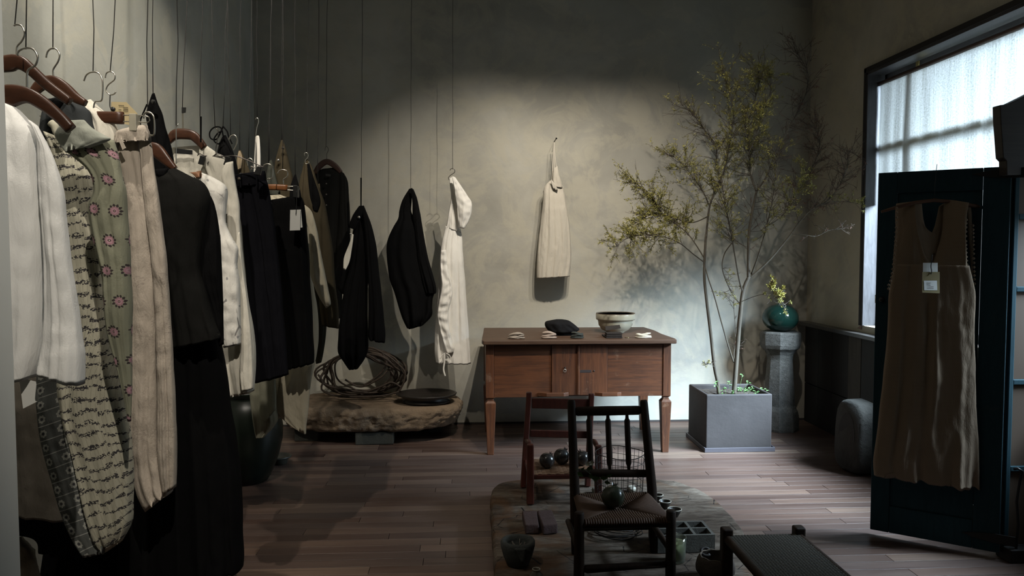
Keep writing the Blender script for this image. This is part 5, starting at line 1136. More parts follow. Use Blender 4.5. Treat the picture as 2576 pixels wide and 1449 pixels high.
m = len(sp); fs = [(i * m + k, i * m + (k + 1) % m, (i + 1) * m + (k + 1) % m, (i + 1) * m + k) for i in range(len(lay) - 1) for k in range(m)] + [tuple(range(m - 1, -1, -1))]
pf = thing('wood_slab', 'low broad slab of weathered wood on the floor under the small chairs', 'platform', (cxm, cym, 0)); MB().add(vs, fs).build('slab_body', LW, pf)

def stick(name, a, b, r, mat, par, r2=None, sides=10, label=None, knob=True):
    a, b = Vector(a), Vector(b); d = (b - a)
    pts = [a, a + d * .015, a + d * .2, a + d * .5, a + d * .8, a + d * .985, b]; r2 = r2 or r
    rr = [r * .8, r, r * 1.03, (r + r2) / 2 * 1.02, r2, r2, r2 * .8]; return MB().tube(pts, rr, sides).build(name, mat, par, label=label)
RUSH = m_plain('rush', (.085, .042, .022), .7, 0, .3, 60, .3); RUSHD = m_plain('rush_dark', (.055, .030, .018), .7, 0, .3, 60, .3)
def rush_seat(par, c, w0, w1, dep, z, mat, cols=30):
    """c: centre front point x, y; front width w0, back width w1; strands wrap the rails and meet on the diagonals"""
    mb = MB(); x, y = c; cx, cy = x, y + dep / 2
    def corner(u, v): ww = w0 + (w1 - w0) * v; return Vector((x + (u - .5) * ww, y + v * dep, z))
    cen = corner(.5, .5) + Vector((0, 0, -.010)); sides = [((0, 0), (1, 0)), ((1, 0), (1, 1)), ((1, 1), (0, 1)), ((0, 1), (0, 0))]
    for (a, b) in sides:
        A, B = corner(*a), corner(*b); out = ((A + B) / 2 - corner(.5, .5)).normalized()
        for i in range(cols):
            t = (i + .5) / cols; p = A.lerp(B, t); k = 1 - abs(2 * t - 1)
            tgt = A.lerp(cen, t / .5) if t < .5 else B.lerp(cen, (1 - t) / .5)
            r = (B - A).length / cols * .52
            mb.tube([p + out * .004 + Vector((0, 0, -.022)), p + out * .013 + Vector((0, 0, -.008)), p + Vector((0, 0, .002)), p.lerp(tgt, .5) + Vector((0, 0, -.002)), tgt], r, 5)
    o = mb.build('woven_seat', mat, par, kind='stuff'); return o
# front chair, dark
fx0, fx1, fY, bY = px_(1468, 1320, 2.85), px_(1690, 1320, 2.85), 2.85, 3.17
ch = thing('chair', 'small dark rustic wooden chair with three back spindles and a rush seat, nearest', 'chair', ((fx0 + fx1) / 2, 3.0, LZ))
ft = P(1460, 1288, fY).z; sz_ = P(1560, 1300, fY).z - .012
for x in (px_(1457, 1320, fY), px_(1688, 1320, fY)): stick('front_post', (x, fY, LZ + .001), (x, fY, ft), .0205, CWOOD, ch, .0195, 12)
for (xa, ya), (xb, yb) in (((1437, 1005), (1446, 1240)), ((1619, 1006), (1640, 1230))):
    t_ = P(xa, ya, bY + .05); s_ = P(xb, yb, bY); b_ = Vector((s_.x + (s_.x - t_.x) * .4, bY - .01, LZ + .001))
    MB().tube([t_, t_ + (s_ - t_) * .03, t_.lerp(s_, .5), s_, s_.lerp(b_, .5), b_], [.013, .0175, .019, .0215, .0215, .019], 12).build('back_post', CWOOD, ch)
def rail(name, x0, y0, x1, y1, Y, r, mat, par, sq=1.6):
    a, b = P(x0, y0, Y), P(x1, y1, Y); d = b - a
    return MB().tube([a, a + d * .04, a.lerp(b, .5), b - d * .04, b], [r * .7, r, r * 1.05, r, r * .7], 12, squash=sq).build(name, mat, par)
rail('crest_rail', 1446, 1035, 1613, 1032, bY + .045, .0125, CWOOD, ch); rail('lower_rail', 1448, 1190, 1632, 1191, bY + .015, .0115, CWOOD, ch, 1.5)
for xa, xb in ((1481, 1487), (1529, 1534), (1577, 1582)):
    a, b = P(xa, 1044, bY + .045), P(xb, 1182, bY + .018); d = b - a; MB().tube([a, a + d * .06, a + d * .1, a + d * .88, a + d * .93, b], [.007, .008, .0125, .0125, .008, .007], 10).build('spindle', CWOOD, ch)
rush_seat(ch, ((fx0 + fx1) / 2 - .003, fY), .335, .30, .31, sz_, RUSH, 34)
stick('seat_rail', (px_(1457, 1320, fY), fY, sz_ - .02), (px_(1688, 1320, fY), fY, sz_ - .02), .012, CWOOD, ch)
a, b = P(1465, 1432, fY), P(1685, 1418, fY); MB().tube([a, a.lerp(b, .05), a.lerp(b, .5), b], [.009, .0165, .014, .0135], 12).build('stretcher', CWOOD, ch)
for x_ in (px_(1457, 1320, fY), px_(1688, 1320, fY)): stick('side_stretcher', (x_, fY, LZ + .13), (x_ * .985 + .005, bY, LZ + .14), .012, CWOOD, ch)
a, b = P(1450, 1330, bY), P(1640, 1326, bY); stick('stretcher', a, b, .011, CWOOD, ch)
# red-brown chair with arms behind
rf, rbk = 3.80, 4.08
rc_ = thing('chair', 'small red-brown wooden armchair with two back rails, behind the dark chair', 'chair', (P(1415, 1280, 3.9).x, 3.94, LZ))
zs = P(1400, 1192, rf).z
for xf, yt in ((1334, 1117), (1505, 1120)):
    x = px_(xf, 1200, rf); MB().frustum((x, rf, LZ + .001), (x, rf, P(xf, yt, rf).z), .019, .017, .017, .015).build('front_post', RWOOD, rc_, .006)
for (xt, yt), (xb, yb) in (((1331, 986), (1316, 1240)), ((1488, 990), (1478, 1230))):
    t_ = P(xt, yt, rbk + .05); b_ = P(xb, yb, rbk); b_.z = LZ + .001; MB().frustum(b_, t_, .015, .02, .0145, .014).build('back_post', RWOOD, rc_, .005)
def slat(x0, y0, x1, y1, h, Y, mat, par, name='back_rail', th=.014):
    a, b = P(x0, y0, Y), P(x1, y1, Y); vs = []
    for p in (a, b):
        for dz in (-h / 2, h / 2):
            for dy in (-th / 2, th / 2): vs.append(p + Vector((0, dy, dz)))
    return MB().add(vs, [(0, 1, 3, 2), (4, 6, 7, 5), (0, 4, 5, 1), (2, 3, 7, 6), (0, 2, 6, 4), (1, 5, 7, 3)], smooth=False).build(name, mat, par, .004)
slat(1338, 1014, 1484, 1017, .058, rbk + .045, RWOOD, rc_); slat(1334, 1090, 1480, 1094, .040, rbk + .03, RWOOD, rc_)
for xf, xb in ((1334, 1324), (1505, 1483)):
    a = P(xf, 1128, rf); b = P(xb, 1108, rbk); MB().tube([a, a.lerp(b, .4) + Vector((0, 0, .018)), b], [.013, .014, .011], 8).build('arm', RWOOD, rc_)
for y_, z_ in ((rf, zs - .012), (rbk, zs - .012)): slat_ = MB().box(px_(1334, 1200, rf), px_(1500, 1200, rf), y_ - .01, y_ + .01, z_ - .014, z_ + .010).build('seat_rail', RWOOD, rc_, .004)
for xf in (1334, 1502): x = px_(xf, 1200, rf); MB().box(x - .009, x + .009, rf, rbk, zs - .026, zs - .002).build('seat_rail', RWOOD, rc_, .003)
# coarse woven seat: strips over and under
def weave(par, x0, x1, y0, y1, z, nx, ny, mat, twill=False, h=.004, name='woven_seat'):
    mb = MB(); dx, dy = (x1 - x0) / nx, (y1 - y0) / ny
    for j in range(ny):
        for i in range(nx):
            up = ((i + j) % 4 < 2) if twill else ((i + j) % 2 == 0)
            cx, cy = x0 + (i + .5) * dx, y0 + (j + .5) * dy
            a, b = (dx * .46, dy * .58) if up else (dx * .58, dy * .46)
            vs = []
            for v in (-1, 0, 1):
                for u in (-1, 0, 1):
                    if up: zz = z + h * (1 - .75 * abs(v)) + (.0016 * (1 - abs(u)))
                    else: zz = z + h * (1 - .75 * abs(u)) + (.0016 * (1 - abs(v)))
                    vs.append((cx + u * a, cy + v * b, zz))
            mb.add(vs, [(r * 3 + c, r * 3 + c + 1, r * 3 + c + 4, r * 3 + c + 3) for r in range(2) for c in range(2)])
    mb.box(x0, x1, y0, y1, z - .008, z - .0005); return mb.build(name, mat, par, kind='stuff')
weave(rc_, px_(1342, 1200, rf), px_(1497, 1200, rf), rf - .004, rbk, zs - .002, 14, 13, m_plain('seat_strip', (.16, .085, .045), .6, 0, .3, 50))
# pomegranates (dried, dark)
POM = m_plain('pomegranate_skin', (.022, .019, .017), .22, 0, .5, 26, .4, spec=.6)
def pome(label, x, y, Y, z, r, tilt=(0, 0), mat=POM):
    c = P(x, y, Y); t = thing('pomegranate', label, 'pomegranate', (c.x, Y, z), 'dark dried pomegranates'); M_ = Matrix.Translation((c.x, Y, z + r * .96)) @ Euler((tilt[0], tilt[1], 0)).to_matrix().to_4x4()
    vs = []; n, m = 18, 24
    for i in range(n + 1):
        for k in range(m):
            th = PI * i / n; q = 2 * PI * k / m; s_ = 1 + .035 * math.cos(6 * q) * math.sin(th) + .02 * noise.noise(Vector((q, th * 2, x))); vs.append(M_ @ Vector((r * s_ * math.sin(th) * math.cos(q), r * s_ * math.sin(th) * math.sin(q), r * .97 * math.cos(th))))
    MB().add(vs, [(i * m + k, (i + 1) * m + k, (i + 1) * m + (k + 1) % m, i * m + (k + 1) % m) for i in range(n) for k in range(m)]).build('fruit', mat, t)
    cr = MB(); 
    for k in range(6):
        q = 2 * PI * k / 6; a0, a1 = q - .5, q + .5; p = [Vector((r * .2 * math.cos(a0), r * .2 * math.sin(a0), r * .93)), Vector((r * .2 * math.cos(a1), r * .2 * math.sin(a1), r * .93)), Vector((r * .34 * math.cos(q), r * .34 * math.sin(q), r * 1.28))]
        cr.add([M_ @ v for v in p] + [M_ @ (v * .96) for v in p], [(0, 1, 2), (5, 4, 3), (0, 2, 5, 3), (1, 4, 5, 2)], smooth=False)
    cr.build('calyx', mat, t); return t
sr = zs + .002
pome('dark pomegranate on the red-brown chair, leftmost of the two', 1376, 1165, rf + .10, sr, .041, (R(-20), R(35)))
pome('dark pomegranate on the red-brown chair, tucked behind the left one', 1413, 1160, rf + .17, sr, .043, (R(-10), R(30)))
pome('dark pomegranate on the red-brown chair, behind the dark chair post', 1464, 1160, rf + .14, sr, .040, (R(-10), R(-20)))
pm_ = m_plain('pomegranate_green', (.030, .036, .022), .25, 0, .5, 26, .4, spec=.5)
pome('large greenish black pomegranate on the rush seat of the nearest chair', 1542, 1245, fY + .15, sz_ - .004, .047, (R(-15), R(10)), pm_)
# leafy twig with a white flower hung on the dark chair
tw = thing('flowering_twig', 'leafy green twig with a white flower caught on the dark chair rail', 'twig', P(1470, 1200, bY - .01)); tY = bY - .03
for pts in ([(1446, 1182), (1465, 1179), (1482, 1190), (1500, 1203), (1540, 1206)], [(1482, 1190), (1486, 1175), (1488, 1165)], [(1486, 1192), (1494, 1208), (1500, 1222)]): tube_px('stem', pts, tY, .0013, m_plain('twig_green', (.05, .08, .03), .6), tw, 14, 5)
lm = m_plain('vine_leaf', (.045, .085, .025), .45, 0, .25, 30)
for (x, y, a, L) in ((1452, 1188, -.6, .035), (1475, 1180, .2, .03), (1480, 1196, -.3, .03), (1488, 1204, .1, .04), (1510, 1203, .1, .035), (1526, 1200, .5, .028), (1520, 1212, -.2, .03), (1462, 1184, .9, .022)):
    p = P(x, y, tY - .006); d = Vector((math.cos(a), -.25, math.sin(a))).normalized(); s = Vector((-math.sin(a), .1, math.cos(a))); W = L * .3; MB().add([p, p + d * L * .35 + s * W, p + d * L, p + d * L * .35 - s * W, p + d * L * .4 + Vector((0, .004, 0))], [(0, 1, 4), (1, 2, 4), (2, 3, 4), (3, 0, 4)]).build('leaf', lm, tw)
wm_ = m_plain('petal', (.50, .50, .40), .6, 0, .08)
for fx, fyy in ((1478, 1166), (1488, 1164)):
    c = P(fx, fyy, tY - .012)
    for k in range(5):
        a = 2 * PI * k / 5 + .3; d = Vector((math.cos(a), -.3, math.sin(a))); s = Vector((-math.sin(a), 0, math.cos(a))); L = .011; MB().add([c, c + d * L * .7 + s * L * .5, c + d * L * 1.15, c + d * L * .7 - s * L * .5], [(0, 1, 2, 3)]).build('petal', wm_, tw)
# wire basket
wb = thing('wire_basket', 'tall rusty wire mesh basket standing behind the dark chair', 'basket', (P(1558, 1320, 3.58).x, 3.58, LZ)); bx_, by_ = wb.location.x, 3.58; br = .120
zt_ = P(1558, 1150, 3.5).z; WM = m_plain('rusty_wire', (.022, .018, .015), .6, .4)
for k in range(10):
    z = LZ + .006 + (zt_ - LZ - .006) * k / 9; r_ = br * (.86 + .14 * k / 9); MB().tube([(bx_ + r_ * math.cos(a), by_ + r_ * math.sin(a), z + .004 * math.sin(3 * a + k)) for a in [2 * PI * i / 40 for i in range(40)]], .0022 if k == 9 else .0013, 5, closed=True).build('ring_wire', WM, wb)
for k in range(26):
    a = 2 * PI * k / 26; MB().tube([(bx_ + br * .86 * math.cos(a), by_ + br * .86 * math.sin(a), LZ + .004), (bx_ + br * math.cos(a), by_ + br * math.sin(a), zt_)], .0012, 5).build('upright_wire', WM, wb)
# nest of wire under the seat
nw = thing('wire_nest', 'flat round tangle of dark wire on the slab beneath the nearest chair', 'wire coil', (P(1540, 1335, 3.45).x, 3.36, LZ)); random.seed(4)
for k in range(8):
    r_ = random.uniform(.085, .13); ph = random.random() * 6; MB().tube([(nw.location.x + r_ * (1 + .05 * math.sin(3 * a + ph)) * math.cos(a), 3.36 + r_ * .75 * math.sin(a), LZ + .008 + .005 * k + .006 * math.sin(2 * a + ph)) for a in [2 * PI * i / 30 for i in range(30)]], .0022, 5, closed=True).build('wire_loop', WM, nw)
# little cups
CUPM = m_plain('cup_dark', (.03, .026, .022), .4, 0, .2); CUPR = m_plain('cup_rim_white', (.45, .42, .35), .4)
for i, (x, y, Yc, r) in enumerate(((1655, 1248, 3.98, .027), (1673, 1264, 3.90, .030), (1697, 1284, 3.78, .034))):
    c = PZ(x, y, LZ + .03); lab = ['small dark cup with a pale rim, farthest of three in a line', 'small dark cup with a pale rim, middle of three in a line', 'small dark cup with a pale rim, nearest of three in a line'][i]
    t = thing('cup', lab, 'cup', (c.x, c.y, LZ), 'small cups on the wooden slab')
    MB().lathe((c.x, c.y, LZ + .0005), [(r * .5, 0), (r * .62, .008), (r * .9, .026), (r, .036), (r * .93, .036), (r * .8, .026), (r * .4, .010), (.001, .009)], 24).build('cup_body', CUPM, t); MB().tube([(c.x + r * .97 * math.cos(a), c.y + r * .97 * math.sin(a), LZ + .037) for a in [2 * PI * q / 24 for q in range(24)]], .0022, 6, closed=True).build('rim', CUPR, t)
for i, (x, y, lab) in enumerate(((1500, 1236, 'small pale cup seen between the spindle posts at left'), (1588, 1232, 'small pale rounded pebble behind the wire basket'))):
    c = PZ(x, y, LZ + .01); t = MB().lathe((c.x, c.y, LZ + .0005), [(.012, 0), (.022, .006), (.026, .018), (.02, .028), (.001, .03)], 20).build('pebble' if i else 'pale_cup', m_plain('pale_ceramic', (.36, .34, .28), .5)); tag(t, lab, 'pebble' if i else 'cup')
# bricks
BR = m_stone('old_brick', (.05, .028, .026), (.075, .045, .042), (.11, .075, .070), 14, .8)
def rotbox(name, label, cat, quad, zb, zt, mat, group=None, bev=.004):
    lo = [PZ(x, y, zt) for x, y in quad]; n = len(lo); mb = MB(); mb.add([(p.x, p.y, zb) for p in lo] + [(p.x, p.y, zt) for p in lo], [tuple(range(n - 1, -1, -1)), tuple(range(n, 2 * n))] + [(i, (i + 1) % n, n + (i + 1) % n, n + i) for i in range(n)], smooth=False); o = mb.build(name, mat, None, bev, seg=3); return tag(o, label, cat, group)
rotbox('brick', 'worn reddish brick on the slab, left of the pair', 'brick', [(1321, 1320), (1356, 1320), (1350, 1284), (1313, 1284)], LZ + .0005, LZ + .045, BR, 'pair of old bricks', .006)
rotbox('brick', 'worn reddish brick on the slab, right of the pair', 'brick', [(1366, 1322), (1403, 1318), (1388, 1282), (1351, 1284)], LZ + .0005, LZ + .045, BR, 'pair of old bricks', .006)
# stone mortar
mc = PZ(1305, 1432, LZ); my = mc.y + .05; mr = .072
mt = thing('stone_mortar', 'small dark stone mortar with a spout-like ridge, front left of the slab', 'mortar', (mc.x, my, LZ)); MO = m_stone('mortar_stone', (.03, .034, .032), (.055, .06, .056), (.085, .09, .085), 16, .7)
mz = P(1305, 1358, my).z - LZ
MB().lathe((mc.x, my, LZ + .001), [(mr * .62, 0), (mr * .70, .01), (mr * .88, mz * .4), (mr, mz * .75), (mr * 1.0, mz * .92), (mr * .93, mz), (mr * .72, mz * .98), (mr * .62, mz * .85), (mr * .55, mz * .5), (.001, mz * .4)], 40, jit=.08, seed=3).build('mortar_body', MO, mt)
c = Vector((mc.x + .004, my - mr * .86, LZ)); MB().frustum(c + Vector((.01, 0, mz * .35)), c + Vector((0, 0, mz * .93)), .006, .012, .026, .014).build('spout_ridge', MO, mt, .006)
random.seed(3)
for k in range(5):
    a = Vector((mc.x + random.uniform(-.03, .03), my + random.uniform(-.03, .03), LZ + mz * .62)); st = MB().tube([a, a + Vector((random.uniform(-.03, .03), random.uniform(-.01, .02), mz * .3))], .0022, 6).build('thin_stick', m_plain('stick', (.14, .12, .10), .7)); tag(st, 'thin grey-brown stick lying in the stone mortar', 'stick', 'sticks in the stone mortar')
# glass bottle bottom
gp = PZ(1350, 1500, LZ); gy = 2.86; gx = px_(1349, 1440, gy); gtop = P(1350, 1432, gy).z
gj = thing('glass_jar', 'small round clear glass jar at the bottom, right of the stone mortar', 'jar', (gx, gy, LZ)); h_ = gtop - LZ
MB().lathe((gx, gy, LZ + .001), [(.018, 0), (.025, .004), (.028, h_ * .4), (.026, h_ * .7), (.014, h_ * .88), (.013, h_ * .95), (.016, h_), (.012, h_), (.010, h_ * .9), (.022, h_ * .68), (.024, h_ * .4), (.001, .006)], 30).build('glass_body', m_glass('clear_glass', (.75, .72, .6), .03, .7), gj)
MB().tube([(gx + .0145 * math.cos(a), gy + .0145 * math.sin(a), gtop + .001) for a in [2 * PI * i / 20 for i in range(20)]], .002, 6, closed=True).build('rim', m_plain('glass_rim', (.35, .34, .28), .15), gj)
# concrete block with six cells
cb = thing('concrete_block', 'grey concrete block with six square cells on the slab', 'block', (P(1725, 1350, 3.2).x, 3.22, LZ)); cy0 = PZ(1797, 1389, LZ).y; cy1 = cy0 + .17; cx0, cx1 = px_(1655, 1350, cy0), px_(1799, 1350, cy0); cz = P(1797, 1345, cy0).z
mb = MB(); t = .012; nx, ny = 3, 2; xs = [cx0]; 
for i in range(nx): w_ = (cx1 - cx0 - t * (nx + 1)) / nx; xs += [cx0 + t * (i + 1) + w_ * i, cx0 + (t + w_) * (i + 1)]
xs += [cx1]; ys = [cy0]
for i in range(ny): w_ = (cy1 - cy0 - t * (ny + 1)) / ny; ys += [cy0 + t * (i + 1) + w_ * i, cy0 + (t + w_) * (i + 1)]
ys += [cy1]
CB = m_stone('concrete', (.07, .065, .055), (.10, .095, .08), (.14, .13, .11), 20, .5)
for i in range(len(xs) - 1):
    for j in range(len(ys) - 1):
        if i % 2 == 1 and j % 2 == 1: mb.box(xs[i], xs[i + 1], ys[j], ys[j + 1], LZ + .001, LZ + .012)
        else: mb.box(xs[i], xs[i + 1], ys[j], ys[j + 1], LZ + .001, cz)
mb.build('block_body', CB, cb)
# candle
cy_ = PZ(1702, 1421, LZ).y + .04; cdx = px_(1702, 1380, cy_); cd_ = thing('candle', 'cream candle in a clear glass tumbler before the concrete block', 'candle', (cdx, cy_, LZ)); zt_c = P(1702, 1350, cy_).z - LZ; rr_ = 25 / F * cy_
MB().lathe((cdx, cy_, LZ + .001), [(rr_ * .85, 0), (rr_ * .9, .003), (rr_, zt_c), (rr_ * .95, zt_c), (rr_ * .86, .014), (.001, .012)], 36).build('tumbler', m_glass('tumbler_glass', (.85, .88, .80), .02, .85), cd_)
MB().lathe((cdx, cy_, LZ + .014), [(rr_ * .83, 0), (rr_ * .91, zt_c * .66), (rr_ * .7, zt_c * .64), (.001, zt_c * .64)], 30).build('wax', m_plain('wax', (.42, .44, .26), .5, 0, .08), cd_); MB().tube([(cdx, cy_, LZ + .014 + zt_c * .62), (cdx + .002, cy_, LZ + .03 + zt_c * .62)], .0012, 6).build('wick', IRON, cd_)
# round clay pot
ky = 2.88; kx = px_(1800, 1430, ky); kz = P(1800, 1398, ky).z - LZ; kr = 50 / F * ky
kp_ = thing('clay_pot', 'rounded brown clay pot with a ragged rim beside the woven stool', 'pot', (kx, ky, LZ))
MB().lathe((kx, ky, LZ + .001), [(kr * .55, 0), (kr * .75, .01), (kr * .98, kz * .35), (kr, kz * .55), (kr * .92, kz * .82), (kr * .80, kz), (kr * .74, kz), (kr * .84, kz * .8), (kr * .86, kz * .5), (.001, .02)], 40, jit=.05, seed=9).build('pot_body', m_stone('clay', (.06, .045, .035), (.09, .07, .055), (.12, .095, .07), 14, .5), kp_)
MB().tube([(kx + kr * .78 * math.cos(a), ky + kr * .78 * math.sin(a), LZ + kz + .002 * math.sin(9 * a)) for a in [2 * PI * i / 40 for i in range(40)]], .003, 6, closed=True).build('rim', m_plain('rope_rim', (.10, .075, .05), .8), kp_)
sc_ = P(1775, 1388, ky + .06); ms = thing('seed_pod', 'dark twisted seed pod lying on the rim of the clay pot', 'seed pod', sc_)
MB().tube([(sc_.x + .018 * math.cos(a), sc_.y + .012 * math.sin(a), sc_.z + .014 * math.sin(a) * .8) for a in [2 * PI * i / 18 for i in range(17)]], .006, 7).build('pod', m_plain('pod_dark', (.018, .014, .011), .6), ms)
# woven stool
wx0, wx1, wy0, wy1 = px_(1828, 1345, 2.82), px_(2009, 1345, 2.82), 2.28, 2.82; wz = P(1920, 1352, 2.80).z
ws = thing('stool', 'low dark wooden stool with a twill-woven brown seat, bottom right', 'stool', ((wx0 + wx1) / 2, 2.55, 0))
for x in (wx0, wx1):
    for y in (wy0, wy1): MB().frustum((x, y, .001), (x, y, wz + .034), .022, .022, .021, .021).build('leg', CWOOD, ws, .008, seg=3)
for x in (wx0, wx1): stick('seat_rail', (x, wy0, wz - .008), (x, wy1, wz - .008), .017, CWOOD, ws); stick('stretcher', (x, wy0, .14), (x, wy1, .14), .012, CWOOD, ws)
for y in (wy0, wy1): stick('seat_rail', (wx0, y, wz - .012), (wx1, y, wz - .012), .014, CWOOD, ws); stick('stretcher', (wx0, y, .10), (wx1, y, .10), .012, CWOOD, ws)
weave(ws, wx0 + .004, wx1 - .004, wy0 + .01, wy1 - .008, wz + .004, 24, 34, m_plain('stool_strip', (.026, .021, .012), .7, 0, .35, 50), True, .0045)

# ---------------------------------------------------------------- blue door leaf, knit dress, cabinet
LAy, HAy = PZ(2222, 1328, .03).y, PZ(2538, 1388, .03).y; hingeA = P(2536, 700, HAy); leafA = P(2205, 700, LAy)
dv = Vector((leafA.x - hingeA.x, leafA.y - hingeA.y, 0)); DW = dv.length; dv.normalize(); nrm = Vector((dv.y, -dv.x, 0))
if nrm.y > 0: nrm = -nrm
DZ0, DZ1 = P(2222, 1328, LAy).z, P(2200, 436, LAy).z
def dpt(u, o, z): return Vector((hingeA.x, hingeA.y, 0)) + dv * u + nrm * o + Vector((0, 0, z))
def dbox(name, u0, u1, o0, o1, z0, z1, mat, par, bev=.003, label=None):
    vs = [dpt(u, o, z) for z in (z0, z1) for o in (o0, o1) for u in (u0, u1)]
    mb = MB().add(vs, [(0, 2, 3, 1), (4, 5, 7, 6), (0, 1, 5, 4), (2, 6, 7, 3), (0, 4, 6, 2), (1, 3, 7, 5)], smooth=False)
    o = mb.build(name, mat, par, bev, label); b = bmesh.new(); b.from_mesh(o.data); bmesh.ops.recalc_face_normals(b, faces=b.faces); b.to_mesh(o.data); b.free(); return o
bd = thing('blue_door', 'dark blue painted panelled door leaf standing open at the right', 'door leaf', dpt(DW / 2, 0, DZ0)); sw_ = .085
dbox('stile', 0, .105, -.018, .018, DZ0, DZ1, BLUE, bd); dbox('stile', DW - .082, DW, -.018, .018, DZ0, DZ1, BLUE, bd)
dbox('rail', .106, DW - .083, -.017, .017, DZ1 - .10, DZ1, BLUE, bd); dbox('rail', .106, DW - .083, -.017, .017, DZ0, DZ0 + .13, BLUE, bd)
dbox('panel', .106, DW - .083, -.006, .006, DZ0 + .13, DZ1 - .10, BLUE, bd, .001)
def strap(z, name='strap_hinge'):
    pts = [(-.06, -.022), (-.06, .022), (.02, .022), (.10, .012), (.15, .002), (.10, -.012), (.02, -.022)]; n = len(pts)
    vs = [dpt(u, .018, z + q) for u, q in pts] + [dpt(u, .024, z + q) for u, q in pts]; mb = MB().add(vs, [tuple(range(n)), tuple(range(2 * n - 1, n - 1, -1))] + [(i, n + i, n + (i + 1) % n, (i + 1) % n) for i in range(n)], smooth=False); mb.build(name, IRON, bd, .001)
strap(P(2480, 438, HAy + .04).z); strap(P(2480, 1345, HAy + .04).z)
kn_ = dpt(DW - .028, .018, P(2225, 752, LAy).z); MB().tube([kn_, kn_ + nrm * .012, kn_ + nrm * .02], [.012, .012, .007], 12).build('knob', IRON, bd)
lk = dpt(DW + .001, 0, kn_.z); MB().tube([lk + Vector((0, 0, -.02)), lk + Vector((0, 0, .02))], .004, 8).build('latch', STEEL, bd)
# knit dress on its wooden rod
nY = LAy - .37 * (LAy - HAy) - .085
g = garment('dress', 'beige sleeveless knitted dress with scalloped edges hanging on the blue door', 'dress', 2335, 1230, nY)
ky_ = dict(yaw=-.16)
cloth('skirt_part', [(2250, 664, 2436, 668), (2243, 710, 2448, 716), (2238, 740, 2452, 742), (2236, 800, 2450, 800), (2230, 880, 2450, 880), (2222, 960, 2452, 960), (2213, 1040, 2455, 1040), (2203, 1120, 2460, 1120), (2197, 1160, 2462, 1190), (2200, 1195, 2462, 1231)], nY, F_KNIT, g, d=.035, folds=4, amp=.014, seed=80, n=60, m=110, yaw=-.16, hemamp=2.5, topd=.85)
cloth('bodice_left', [(2256, 512, 2302, 506), (2254, 540, 2303, 545), (2254, 580, 2309, 590), (2250, 630, 2325, 640), (2248, 668, 2338, 662), (2250, 690, 2342, 690)], nY + .045, F_KNIT, g, d=.02, folds=3, amp=.004, seed=81, yaw=-.07)
cloth('bodice_right', [(2376, 502, 2437, 510), (2374, 540, 2430, 545), (2370, 590, 2428, 590), (2355, 640, 2430, 650), (2346, 668, 2434, 700), (2346, 690, 2432, 694)], nY - .035, F_KNIT, g, d=.02, folds=3, amp=.004, seed=82, yaw=-.07)
cloth('back_panel', [(2300, 508, 2318, 508), (2303, 540, 2330, 575), (2308, 590, 2365, 600), (2325, 650, 2362, 650), (2335, 700, 2355, 700)], nY + .012, F_KNIT, g, d=.006, folds=1, amp=.002, seed=83, n=30)
cloth('back_panel', [(2362, 520, 2374, 512), (2352, 565, 2372, 560), (2342, 595, 2370, 600), (2345, 640, 2360, 640)], nY + .012, F_KNIT, g, d=.006, folds=1, amp=.002, seed=84, n=24)
cloth('armhole_edge', [(2434, 512, 2442, 518), (2436, 560, 2446, 560), (2438, 620, 2447, 620), (2440, 680, 2448, 680), (2440, 728, 2450, 726)], nY - .03, F_KNIT, g, d=.02, folds=1, amp=.002, seed=85, n=30)
KP = m_plain('knit_yarn', (.20, .15, .105), .9)
def scallop(pts, Y, step=.016, r=.0065, dy=0):
    c = curve_px(pts, Y, 60); mb = MB(); acc = 0
    for a, b in zip(c, c[1:]):
        acc += (b - a).length
        if acc > step: acc = 0; mb.tube([a + Vector((0, -.004, -r)), a + Vector((0, -.004, 0)), a + Vector((0, -.004, r))], [r * .3, r, r * .3], 8)
    mb.build('scalloped_edging', KP, g, kind='stuff')
scallop([(2255, 516), (2253, 580), (2249, 640), (2241, 700), (2233, 722), (2240, 735)], nY); scallop([(2430, 545), (2428, 600), (2432, 680), (2442, 728)], nY - .06); scallop([(2446, 560), (2447, 620), (2449, 680), (2450, 724)], nY - .05)
for pts in ([(2232, 872), (2290, 878), (2350, 888), (2400, 896), (2450, 880)], [(2212, 1035), (2290, 1038), (2350, 1052), (2410, 1064), (2455, 1050)]):
    q = curve_px(pts, nY - .055, 60); mb = MB()
    for i in range(0, 59, 2): mb.tube([q[i], q[i + 1]], .0022, 5)
    mb.build('eyelet_row', m_plain('eyelet_dark', (.09, .055, .035), .9), g, kind='stuff') if False else None
hg = thing('clothes_hanger', 'plain round wooden rod hanger of the knitted dress on the blue door', 'hanger', P(2350, 508, nY))
MB().tube([P(2217, 533, nY + .05), P(2260, 520, nY + .03), P(2300, 510, nY + .01), P(2350, 504, nY), P(2400, 508, nY - .02), P(2450, 518, nY - .04), P(2502, 527, nY - .06)], [.006, .0085, .0085, .0085, .0085, .0085, .007], 10).build('rod', m_wood('rod_wood2', (.13, .06, .032), (.06, .028, .016)), hg)
MB().tube([P(2350, 504, nY), P(2352, 460, nY), P(2357, 415, nY), P(2357, 413, nY)], .0014, 6).build('cord', WIRE, hg)
